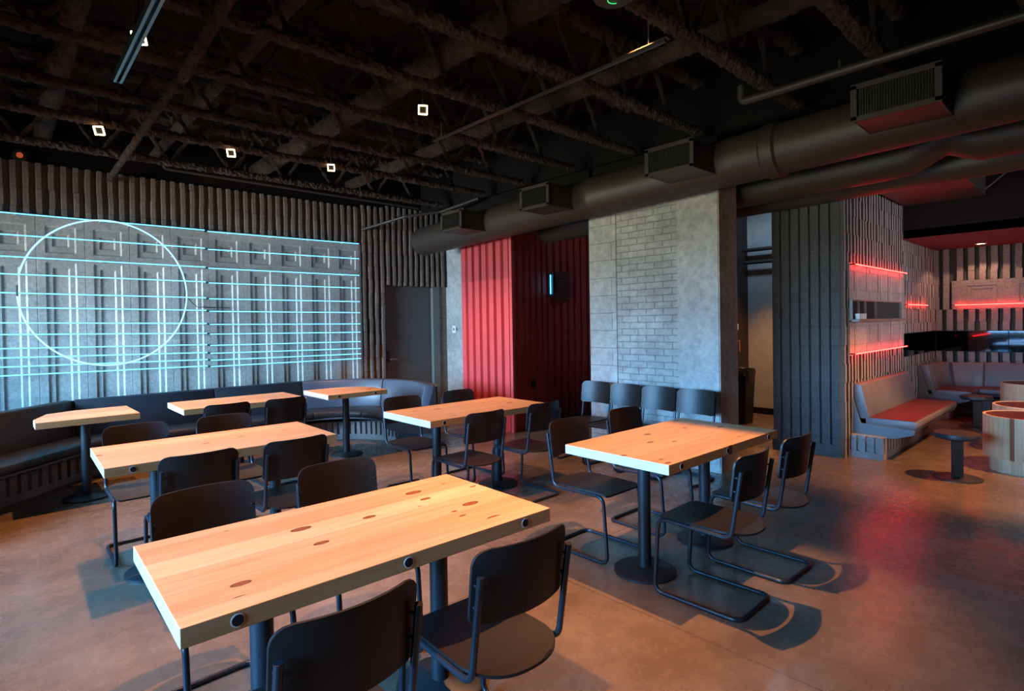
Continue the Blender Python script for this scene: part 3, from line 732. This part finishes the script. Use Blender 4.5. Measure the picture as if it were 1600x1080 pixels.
# ------------------------------------------------------------------ neon
ord_ = ['topmost', 'second from the top', 'third from the top', 'fourth from the top', 'fifth from the top', 'sixth from the top', 'sixth from the bottom', 'fifth from the bottom', 'fourth from the bottom', 'third from the bottom', 'second from the bottom', 'lowest']
zl = [2.745, 2.52, 2.295, 2.115, 1.92, 1.77, 1.61, 1.49, 1.345, 1.25, 1.155, 1.065]
zr = [2.75, 2.525, 2.275, 2.085, 1.88, 1.715, 1.545, 1.42, 1.28, 1.175, 1.095, 1.025]
NY = YN - .13
def neon(name, label, a, b, mat, group, wall_dir, clips):
    a = Vector(a); b = Vector(b)
    t = thing(name, label, 'neon tube', a, 0, group); u = (b - a); ln = u.length; u.normalize()
    m_ = MB(); m_.tube([u * .012, u * (ln - .012)], .0065, 10); m_.obj('glass_tube', mat, t, smooth=True)
    w = Vector(wall_dir)
    for q0, q1 in ((u * .012, Vector((0, 0, 0))), (u * (ln - .012), u * ln)):
        m_ = MB(); m_.tube([q0, q1, q1 + w * .15, q1 + w], .007, 8); m_.obj('electrode', MT['black'], t)
    for k in range(clips):
        p = u * (ln * (k + .5) / clips); m_ = MB(); m_.tube([p + Vector((0, 0, -.006)), p + w + Vector((0, 0, -.006))], .0035, 6); m_.obj('standoff', MT['liner'], t)
    return t
for i in range(12):
    xm = 1.975
    sl = (zr[i] - zl[i]) / 4.06; zm = zl[i] + sl * xm
    neon('neon_tube', 'long cyan neon tube on the left half of the embossed wall, ' + ord_[i], (-.9, NY, zl[i] - sl * .9), (xm - .004, NY, zm), MT['cyan'], 'cyan neon lines across the panelled wall', (0, .07, 0), 4)
    neon('neon_tube', 'long cyan neon tube on the right half of the embossed wall, ' + ord_[i], (xm + .004, NY, zm - .012), (4.07, NY, zr[i]), MT['cyan'], 'cyan neon lines across the panelled wall', (0, .07, 0), 4)
t = thing('neon_ring', 'large pale blue neon circle overlapping the horizontal tubes at left', 'neon sign', (.955, NY - .03, 1.935))
R_ = .80
m_ = MB(); m_.tube([((R_ - .02) * math.cos(a), 0, (R_ + .015) * math.sin(a)) for a in [PI * 1.02 + i * (2 * PI * .955) / 120 for i in range(121)]], .0085, 10); m_.obj('glass_tube', MT['cyan2'], t, smooth=True)
m_ = MB(); m_.tube([((R_ - .02) * math.cos(a), 0, (R_ + .015) * math.sin(a)) for a in [PI * .975 + i * (PI * .045) / 6 for i in range(7)]], .009, 8)
m_.obj('electrode', MT['black'], t)
m_ = MB(); m_.tube([(R_ - .01, .04, -.02), (R_ + .06, .08, -.10), (R_ + .12, .09, -.15), (R_ + .5, .09, -.155)], .005, 6); m_.obj('supply_cord', MT['black'], t)
for a in (.6, 1.3, 2.0, 4.0, 4.8, 5.6):
    m_ = MB(); m_.tube([((R_ - .02) * math.cos(a), 0, (R_ + .015) * math.sin(a)), ((R_ - .02) * math.cos(a), .10, (R_ + .015) * math.sin(a))], .0035, 6); m_.obj('standoff', MT['liner'], t)
# red neon
neon('neon_tube', 'red neon tube above the serving hatch on the grey ribbed column', (6.90, YC - .075, 2.10), (9.07, YC - .075, 2.10), MT['redneon'], 'red neon tubes', (0, .045, 0), 4)
neon('neon_tube', 'red neon tube below the serving hatch on the grey ribbed column', (6.88, YC - .075, 1.12), (9.05, YC - .075, 1.12), MT['redneon'], 'red neon tubes', (0, .045, 0), 4)
neon('neon_tube', 'short red neon tube on the side wall left of the far corner booth', (9.6, 2.10, 1.69), (10.85, 2.10, 1.69), MT['redneon'], 'red neon tubes', (0, .045, 0), 3)
neon('neon_tube', 'long red neon tube on the far wall above the corner booth', (XF - .10, 1.86, 1.69), (XF - .10, -1.6, 1.69), MT['redneon'], 'red neon tubes', (.05, 0, 0), 5)
# small blue vertical sign light on the red cladding
t = thing('sign_light', 'small vertical blue light tube on the dark red cladding left of the brick wall', 'light', (6.38, 6.04, 1.93))
m_ = MB(); m_.tube([(0, 0, .03), (0, 0, .33)], .009, 8); m_.obj('light_tube', MT['cyan'], t, smooth=True)
m_ = MB(); m_.box(.02, .04, -.035, .075, .0, .36); m_.tube([(0, 0, 0), (0, 0, .03)], .01, 8); m_.obj('back_plate', simple('teal_plate', (.03, .16, .24), .4), t, bevel=.004)
m_ = MB(); m_.tube([(.03 * math.cos(a), .06 + .028 * math.cos(a) * 0 + .028 * math.sin(a), .05 + .028 * math.cos(a)) for a in [i * PI / 6 for i in range(12)]], .003, 6, closed=True); m_.obj('cable_loop', MT['strut'], t)
# faint price board to the right of it
faded = simple('faded_lettering', (.20, .13, .14), .6)
t = thing('menu_board', 'faint dark clear menu board with small pale lines on red cladding', 'sign', (6.56, 6.07, 1.82), PI / 2)
for row, (w0, n_) in enumerate(((0, 4), (0, 3), (0, 4), (0, 3), (0, 3), (0, 1), (-.02, 4), (0, 4))):
    z = .46 - row * .052 if row < 6 else .13 - (row - 6) * .045
    y = w0; tb = MB(); pts = []
    for k in range(n_):
        l_ = random.choice((.025, .04, .055)); pts += [(y, z), (y + l_, z + .009)]; y += l_ + .028
    # one thin printed line per row, its words joined by a hairline
    tb.box(-.0015, 0, -(y - .028), -w0, z + .004, z + .005)
    for k in range(0, len(pts), 2):
        a, b = pts[k], pts[k + 1]; tb.box(-.002, .0, -b[0], -a[0], a[1], b[1])
    tb.obj('text_line', faded, t)
MB().box(0, .004, -.30, .03, .03, .50).obj('board', simple('dark_red_board', (.12, .014, .017), .5), t)
t = thing('wall_outlet', 'black outlet box low on the dark red cladding', 'outlet', (5.80, 5.87, .62), math.radians(20.5))
MB().box(-.035, .035, -.03, .01, -.06, .06).obj('outlet_box', MT['black'], t, bevel=.004)

# ------------------------------------------------------------------ cantilever chair
def make_chair():
    t = thing('cantilever_chair', 'chair', 'chair')
    hw = .188; r = .0115
    pts = [(-hw, -.045, .765), (-hw, .012, .415), (-hw, .425, .425), (-hw, .455, .0125), (-hw, -.03, .0125), (hw, -.03, .0125), (hw, .455, .0125), (hw, .425, .425), (hw, .012, .415), (hw, -.045, .765)]
    b = MB(); b.tube(arc_fillet(pts, .055, 6), r, 12); b.obj('frame', MT['chairmetal'], t, smooth=True)
    b = MB(); b.tube([(-hw, .37, .418), (hw, .37, .418)], .008, 8); b.tube([(-hw, .07, .413), (hw, .07, .413)], .008, 8); b.obj('seat_rail', MT['chairmetal'], t, smooth=True)
    # seat: straight front, round rear reaching behind the posts
    out = []
    for k in range(25):
        a = PI + PI * k / 24; ca, sa = math.cos(a), math.sin(a)
        out.append((.186 * math.copysign(abs(ca) ** .8, ca), .10 + .165 * math.copysign(abs(sa) ** .9, sa)))
    out += [(.184, .40), (.170, .432), (.150, .44), (-.150, .44), (-.170, .432), (-.184, .40)]
    b = MB(); n = len(out)
    def sz(x, y): return .432 + .010 * (x / .18) ** 2 - .010 * max(0, (y - .38) / .06) ** 2
    vs = [(x, y, sz(x, y)) for x, y in out] + [(x, y, sz(x, y) - .011) for x, y in out]
    inner = []
    vs += [(x * .5, .17 + (y - .17) * .5, .428 + .002 * (x / .18) ** 2) for x, y in out]
    vs += [(0, .17, .428), (0, .17, .417)]
    fs = []
    for i in range(n):
        j = (i + 1) % n
        fs += [(i, j, n + j, n + i), (2 * n + i, 2 * n + j, j, i), (3 * n, 2 * n + j, 2 * n + i), (n + i, n + j, 3 * n + 1)]
    b.add(vs, fs); b.obj('seat', MT['chairply'], t, smooth=True)
    # backrest: curved rounded-corner plywood shell in front of the posts
    b = MB(); nu, nv = 20, 10; W2, z0, z1, rc = .200, .600, .838, .05; vs = []
    def corner(u, v):
        # superellipse-like rounding of the panel's corners
        x = (u * 2 - 1) * W2; z = z0 + (z1 - z0) * v
        dz = min(z - z0, z1 - z)
        rcc = rc if z > (z0 + z1) / 2 else rc * .55
        lim = W2 if dz >= rcc else W2 - (rcc - math.sqrt(max(0, rcc ** 2 - (rcc - dz) ** 2)))
        return x * lim / W2, z
    vv = [0, .03, .08, .16, .3, .5, .7, .80, .88, .94, .98, 1.0]
    for side in (0, 1):
        for v in vv:
            for i in range(nu + 1):
                x, z = corner(i / nu, v)
                y = -.055 + .0 - .050 * (1 - (x / W2) ** 2) + (.838 - z) * .12 + .030 + (.010 if side else 0)
                vs.append((x, y, z))
    w = nu + 1; m = len(vv); fs = []
    for sd in (0, 1):
        o = sd * w * m
        for j in range(m - 1):
            for i in range(nu): fs.append((o + j * w + i, o + j * w + i + 1, o + (j + 1) * w + i + 1, o + (j + 1) * w + i))
    o = w * m
    for j in range(m - 1):
        fs.append((j * w, (j + 1) * w, o + (j + 1) * w, o + j * w)); fs.append((j * w + nu, (j + 1) * w + nu, o + (j + 1) * w + nu, o + j * w + nu))
    for i in range(nu):
        fs.append((i, i + 1, o + i + 1, o + i)); k = (m - 1) * w; fs.append((k + i, k + i + 1, o + k + i + 1, o + k + i))
    b.add(vs, fs); b.obj('backrest', MT['chairply'], t, smooth=True)
    for sx in (-1, 1):
        for z in (.66, .73):
            b = MB(); b.tube([(sx * hw, -.043 + (.73 - z) * .16, z), (sx * hw, .0 + (.73 - z) * .16, z)], .005, 8); b.obj('bolt', MT['chairmetal'], t, smooth=True)
    return t
chair0 = make_chair(); used = [False]
def chair(x, y, rz, label, group, dx=0):
    c = chair0 if not used[0] else copy_tree(chair0); used[0] = True
    c.location = (x, y, 0); c.rotation_euler = (0, 0, math.radians(rz)); c['label'] = label
    if group: c['group'] = group
    c['category'] = 'chair'
g1 = 'black cantilever chairs around the tables'
BK = 'black chair '
# facing +Y : rz 0 (back towards camera side) ; facing -Y : rz 180
chair(.640, 1.335, 1, BK + 'at the bottom of the picture with its back to us, nearest of all', g1)
chair(1.238, 1.335, -2, BK + 'at the right end of the nearest table, its back to us', g1)
chair(.643, 2.635, 181, BK + 'behind the left end of the nearest table', g1)
chair(1.243, 2.635, 177, BK + 'behind the right half of the nearest table', g1)
chair(.819, 3.48, 0, BK + 'at the near left side of the second table on the left', g1)
chair(1.353, 3.47, 2, BK + 'at the near right side of the second table on the left', g1)
chair(.730, 4.77, 179, BK + 'on the far left side of the second table on the left, facing us', g1)
chair(1.305, 4.73, 181, BK + 'on the far right side of the second table on the left, facing us', g1)
chair(1.536, 5.52, 2, BK + 'in front of the left half of the middle banquette table', g1)
chair(2.055, 5.50, 3, BK + 'in front of the right half of the middle banquette table', g1)
chair(2.808, 3.40, 1, BK + 'with its back to us at the left of the centre table', g1)
chair(3.462, 3.40, 2, BK + 'with its back to us at the right of the centre table', g1)
chair(2.834, 4.62, 178, BK + 'behind the left end of the centre table', g1)
chair(3.497, 4.62, 181, BK + 'behind the right part of the centre table', g1)
chair(2.885, 1.33, 1, BK + 'at the left of the table by the brick wall, back to us', g1)
chair(3.475, 1.33, -1, BK + 'at the right of the table by the brick wall, back to us', g1)
chair(2.950, 2.62, 180, BK + 'behind the left end of the table by the brick wall', g1)
chair(3.606, 2.62, 179, BK + 'behind the middle of the table by the brick wall', g1)
rowl = ['leftmost, beside the red cladding', 'second from the left', 'third from the left', 'rightmost, shining pale']
for i, y in enumerate((4.065, 3.655, 3.245, 2.83)):
    chair(5.0, y, 90, BK + 'in the row along the brick wall, ' + rowl[i], 'chairs lined up along the brick wall')

# ------------------------------------------------------------------ tables
ZT = .763; TH = .055
def table(cx, cy, rz, lx, ly, posts, holes, label, poly=None, dr=.185):
    t = thing('dining_table', label, 'table', (cx, cy, 0), math.radians(rz), 'pine-topped pedestal tables')
    P_ = poly or [(-lx / 2, -ly / 2), (lx / 2, -ly / 2), (lx / 2, ly / 2), (-lx / 2, ly / 2)]
    o = MB().prism(P_, lambda a, b, h: (a, b, h), ZT - TH, ZT).obj('tabletop', [MT['wood'], MT['endgrain']], t, bevel=.0025)
    for f in o.data.polygons:
        if abs(f.normal.x) > .9: f.material_index = 1
    for px in posts:
        MB().cyl((px, 0), .038, .02, ZT - TH, 28).obj('post', MT['base'], t, smooth=True)
        MB().lathe([(0, .001), (dr, .001), (dr, .012), (dr - .012, .020), (.06, .026), (.045, .034), (0, .034)], (px, 0), 48).obj('base_plate', MT['base'], t, smooth=True)
        MB().box(px - .14, px + .14, -.14, .14, ZT - TH - .012, ZT - TH - .001).obj('mounting_plate', MT['base'], t)
    for hx in holes:
        b = MB(); b.tube([(hx, -ly / 2 + .01, ZT - TH / 2), (hx, -ly / 2 - .0012, ZT - TH / 2)], .0185, 24)
        o = b.obj('edge_socket', MT['liner'], t); b = MB(); b.tube([(hx, -ly / 2 + .01, ZT - TH / 2), (hx, -ly / 2 - .0022, ZT - TH / 2)], .0155, 24); b.obj('hole', MT['hole'], o)
LX, LY = 1.328, .732
table(.996, 1.965, -1.02, LX, LY, (-.355, .36), (-.527, 0, .525), 'largest pine-topped table in the foreground with three dark holes in its front edge')
table(3.244, 1.970, -.59, LX, LY, (-.365, .345), (-.54, -.03, .525), 'pine-topped table near the brick wall, its pale end grain towards us at left')
table(3.151, 4.019, -.66, LX, LY, (-.36, .33), (-.53, 0, .53), 'pine-topped table in the centre in front of the red cladding')
table(1.090, 4.114, -1.08, LX, LY, (-.36, .36), (-.53, 0, .53), 'second pine-topped table on the left, behind the foreground table')
table(1.863, 6.273, -.52, 1.164, .70, (0,), (), 'pine-topped table at the middle of the straight banquette')
table(3.032, 6.223, -.4, .730, .675, (0,), (-.235, .21), 'small pine-topped table with a clipped corner at the curved right end of the banquette', poly=[(-.365, -.3375), (.365, -.3375), (.365, .03), (.26, .26), (.05, .3375), (-.365, .3375)])
table(.585, 6.377, .59, .730, .675, (0,), (), 'small pine-topped table with a clipped corner at the far left end of the banquette', poly=[(-.365, -.3375), (.365, -.3375), (.365, .3375), (-.05, .3375), (-.26, .24), (-.365, -.10)])

# ------------------------------------------------------------------ banquettes
def pathpts(segs):
    """segs: ('arc',cx,cy,r,a0,a1) / ('line',x0,y0,x1,y1,nx,ny)"""
    out = []
    for s in segs:
        if s[0] == 'arc':
            _, cx, cy, r, a0, a1 = s; n = max(2, int(abs(a1 - a0) / 5))
            for i in range(n + 1):
                a = math.radians(a0 + (a1 - a0) * i / n); out.append(((cx + r * math.cos(a), cy + r * math.sin(a)), (math.cos(a), math.sin(a))))
        else:
            _, x0, y0, x1, y1, nx_, ny_ = s; out += [((x0, y0), (nx_, ny_)), ((x1, y1), (nx_, ny_))]
    return out
SEAT = [(.02, .335), (-.41, .335), (-.44, .35), (-.445, .385), (-.435, .412), (-.41, .42), (.03, .415)]
BACK = [(.0, .405), (-.008, .43), (.062, .755), (.075, .775), (.10, .782), (.165, .782), (.175, .77), (.145, .405)]
def banquette(name, label, sections, shell, plinth, mats, ends=(), rib_fn=None):
    t = thing(name, label, 'banquette', (0, 0, 0))
    for i, (segs, kind) in enumerate(sections):
        p = pathpts(segs)
        bk, st = mats[kind]
        o = MB().sweep(p, BACK).obj('back_cushion', bk, t, bevel=.006, smooth=True)
        MB().sweep(p, SEAT).obj('seat_cushion', st, t, bevel=.006, smooth=True)
        if mats.get('top'):  # thin panel whose red colour stands in for neon glow on grey vinyl
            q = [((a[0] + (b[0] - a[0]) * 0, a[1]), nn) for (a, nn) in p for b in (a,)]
            MB().sweep(q, [(-.425, .4155), (-.425, .4165), (-.408, .4235), (.0, .4215), (.0, .416)]).obj('seat_top_neon_glow', mats['top'], t)
    p = pathpts(shell)
    MB().sweep(p, [(.15, .0), (.15, .40), (.178, .77), (.22, .77), (.22, .0)]).obj('back_frame', MT['boothpaint'], t)
    MB().sweep(p, [(.14, .22), (-.30, .30), (-.42, .315), (-.42, .333), (.14, .333)]).obj('seat_frame', MT['boothpaint'], t)
    p = pathpts(plinth)
    pb = MB().sweep(p, [(.14, .0), (-.18, .0), (-.18, .07), (-.15, .075), (-.15, .24), (.14, .24)])
    # ribs on the plinth
    acc = 0; last = Vector(p[0][0])
    for i in range(len(p) - 1):
        a, b = Vector(p[i][0]), Vector(p[i + 1][0]); na, nb_ = Vector(p[i][1]), Vector(p[i + 1][1]); ln = (b - a).length * .85
        k = max(1, int(ln / .09))
        for j in range(k):
            f0, f1_ = (j + .2) / k, (j + .8) / k
            q0 = a.lerp(b, f0); q1 = a.lerp(b, f1_); n0 = na.lerp(nb_, f0); n1 = na.lerp(nb_, f1_)
            A = q0 - n0 * .15; B = q0 - n0 * .185; C_ = q1 - n1 * .185; D = q1 - n1 * .15
            pb.add([(A.x, A.y, .07), (B.x, B.y, .07), (C_.x, C_.y, .07), (D.x, D.y, .07), (A.x, A.y, .235), (B.x, B.y, .235), (C_.x, C_.y, .235), (D.x, D.y, .235)], [(0, 1, 2, 3), (4, 5, 6, 7), (0, 1, 5, 4), (1, 2, 6, 5), (2, 3, 7, 6)])
    if rib_fn: rib_fn(pb)
    pb.obj('plinth', MT['block_pale'], t, weld=False)
    for (pos, nn, mat) in ends:
        prof = [(.20, .77), (.178, .77), (.06, .36), (-.43, .335), (-.43, .29), (-.28, .235), (-.02, .20), (.20, .20)]
        tx, ty = -nn[1], nn[0]
        MB().prism(prof, lambda a, z, h: (pos[0] + nn[0] * a + tx * h, pos[1] + nn[1] * a + ty * h, z), -.012, .012).obj('end_panel', mat, t)
    return t
RC, YB_, RR = (2.90, 6.37), 7.42, 1.05
DN = (-.72, .694)
def dg(t0, t1): return ('line', .60 - .694 * t0, 7.42 - .72 * t0, .60 - .694 * t1, 7.42 - .72 * t1, *DN)
KN = ('line', .60, 7.42, .601, 7.42, -.40, 1.03)
def e_at(c, a, r): a = math.radians(a); return ((c[0] + r * math.cos(a), c[1] + r * math.sin(a)), (math.cos(a), math.sin(a)))
shell = [dg(2.4, .0)[:5] + DN, ('line', .62, YB_, 2.9, YB_, 0, 1), ('arc', *RC, RR, 89, -35)]
M_L = {'a': (MT['leather'], MT['leather']), 'b': (MT['leather_daylit'], MT['leather'])}  # right arc backs bluer: daylight from the left put into their colour
ra = e_at(RC, -35.8, RR)
banquette('banquette', 'long dark vinyl banquette along the neon wall, curving round at both ends',
    [([dg(2.4, .9)], 'a'), ([dg(.89, .0)[:3] + (.60, 7.42, -.40, 1.0)], 'a'),
     ([('line', .605, YB_, 1.94, YB_, 0, 1)], 'a'), ([('line', 1.95, YB_, 2.9, YB_, 0, 1), ('arc', *RC, RR, 90, 84)], 'a'),
     ([('arc', *RC, RR, 83.5, 27)], 'b'), ([('arc', *RC, RR, 26.5, -35)], 'b')],
    shell, [dg(2.4, .0), ('line', .62, YB_, 2.9, YB_, 0, 1), ('arc', *RC, RR, 89, -2)], M_L, ends=[(*ra, MT['black'])])
M_R = {'a': (MT['leathergrey'], MT['leathergrey']), 'top': MT['leather_neon_glow']}
YR = 1.90
def bench_end(pb):
    pb.box(6.862, 6.90, 1.72, 2.04, 0, .07)
    for k in range(4): pb.box(6.866, 6.90, 1.725 + k * .083, 1.775 + k * .083, .07, .235)
banquette('banquette', 'grey vinyl bench with painted red glow against the grey ribbed column under red neon', [([('line', 7.02, YR, 9.06, YR, 0, 1)], 'a')],
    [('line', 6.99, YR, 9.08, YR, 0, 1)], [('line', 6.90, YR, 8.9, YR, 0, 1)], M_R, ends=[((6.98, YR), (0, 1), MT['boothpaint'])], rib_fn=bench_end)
# plinth end block details on the bench
XB = 11.28
banquette('banquette', 'curved grey vinyl booth with painted red glow in the far corner below the mirrors',
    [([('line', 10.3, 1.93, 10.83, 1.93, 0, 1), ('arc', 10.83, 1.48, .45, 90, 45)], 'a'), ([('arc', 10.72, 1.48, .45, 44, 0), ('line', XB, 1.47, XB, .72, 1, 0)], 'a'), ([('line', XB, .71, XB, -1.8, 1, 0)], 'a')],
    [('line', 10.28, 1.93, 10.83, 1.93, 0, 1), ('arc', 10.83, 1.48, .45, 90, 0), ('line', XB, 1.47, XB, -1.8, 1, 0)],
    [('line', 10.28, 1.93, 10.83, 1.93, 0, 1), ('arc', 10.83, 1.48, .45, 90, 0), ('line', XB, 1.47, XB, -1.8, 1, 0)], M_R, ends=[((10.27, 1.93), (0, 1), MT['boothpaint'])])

# ------------------------------------------------------------------ stools and drum tables
def stool(x, y, rz, label):
    t = thing('pedestal_stool', label, 'stool', (x, y, 0), rz, 'round black stools by the drum tables')
    MB().lathe([(0, .375), (.165, .375), (.178, .385), (.182, .405), (.175, .424), (.16, .430), (0, .432)], (0, 0), 48).obj('seat', MT['leather'], t, smooth=True)
    MB().box(-.048, .048, -.012, .012, .01, .376).obj('post', MT['base'], t, bevel=.002)
    MB().lathe([(0, .001), (.19, .001), (.19, .008), (.185, .011), (0, .011)], (0, 0), 48).obj('base_plate', MT['base'], t, smooth=True)
stool(6.60, 1.06, math.radians(-47), 'round black pedestal stool standing alone on the orange-lit floor')
stool(9.80, 1.365, math.radians(-47), 'round black pedestal stool in front of the far corner booth')
def drum(x, y, label, r=.345, h=.54, mat='wood_v'):
    t = thing('drum_table', label, 'table', (x, y, 0), random.uniform(0, 6), 'round pine drum tables')
    MB().lathe([(0, .14), (r, .14), (r, h), (r - .022, h), (r - .022, h - .012), (0, h - .012)], (0, 0), 64).obj('drum_body', MT[mat], t, smooth=True)
    MB().lathe([(0, .0), (r - .045, .0), (r - .045, .14), (0, .14)], (0, 0), 64).obj('plinth', MT[mat], t, smooth=True)
    MB().cyl((0, 0), r - .024, h - .012, h - .004, 64).obj('dark_top', MT['darktop'], t)
drum(7.36, .63, 'nearest round pine drum table at the right edge')
drum(8.22, .66, 'second round pine drum table, just behind the nearest one')
drum(10.0, .78, 'third and farthest round pine drum table near the booth', .36, .62)

# ------------------------------------------------------------------ hallway things
t = thing('waste_bin', 'tall dark waste bin with a black bag over its rim in the hallway', 'bin', (8.06, 3.86, 0))
b = MB(); b.prism([(-.13, -.16), (.13, -.16), (.13, .16), (-.13, .16)], lambda a, c_, h: (a * (1 + .25 * h / .72), c_ * (1 + .18 * h / .72), h), 0.0, .72); b.obj('bin_body', MT['black'], t, bevel=.015)
b = MB(); pts = []
for k, (z, q) in enumerate(((.58, 1.20), (.66, 1.28), (.74, 1.34), (.79, 1.30), (.78, 1.15), (.70, 1.1))):
    for j in range(28):
        a = 2 * PI * j / 28; sx = math.copysign(abs(math.cos(a)) ** .45, math.cos(a)); sy = math.copysign(abs(math.sin(a)) ** .45, math.sin(a))
        w = q * (1 + random.uniform(-.035, .035)); pts.append((sx * .13 * w, sy * .16 * w, z + random.uniform(-.02, .02)))
b.add(pts, [(k * 28 + j, k * 28 + (j + 1) % 28, (k + 1) * 28 + (j + 1) % 28, (k + 1) * 28 + j) for k in range(5) for j in range(28)]); b.obj('bin_bag', MT['bag'], t, smooth=True)
t = thing('soap_dispenser', 'dark dispenser with a pale lever on the maroon hallway wall', 'dispenser', (8.3, 4.14, 1.45))
MB().box(-.09, .09, -.12, -.001, -.10, .16).obj('dispenser_body', MT['black'], t, bevel=.02)
MB().box(.0, .07, -.15, -.12, -.10, .0).obj('lever', MT['liner'], t, bevel=.01)
t = thing('wall_box', 'dark wall cabinet outlined in orange below the dispenser in the hallway', 'cabinet', (8.3, 4.14, 1.05))
MB().box(-.20, .20, -.10, -.001, -.16, .14).obj('cabinet_body', MT['black'], t)
b = MB(); b.box(-.20, .20, -.105, -.10, .13, .145); b.box(.19, .205, -.105, -.10, -.03, .145); b.obj('orange_edge', MT['orange'], t)
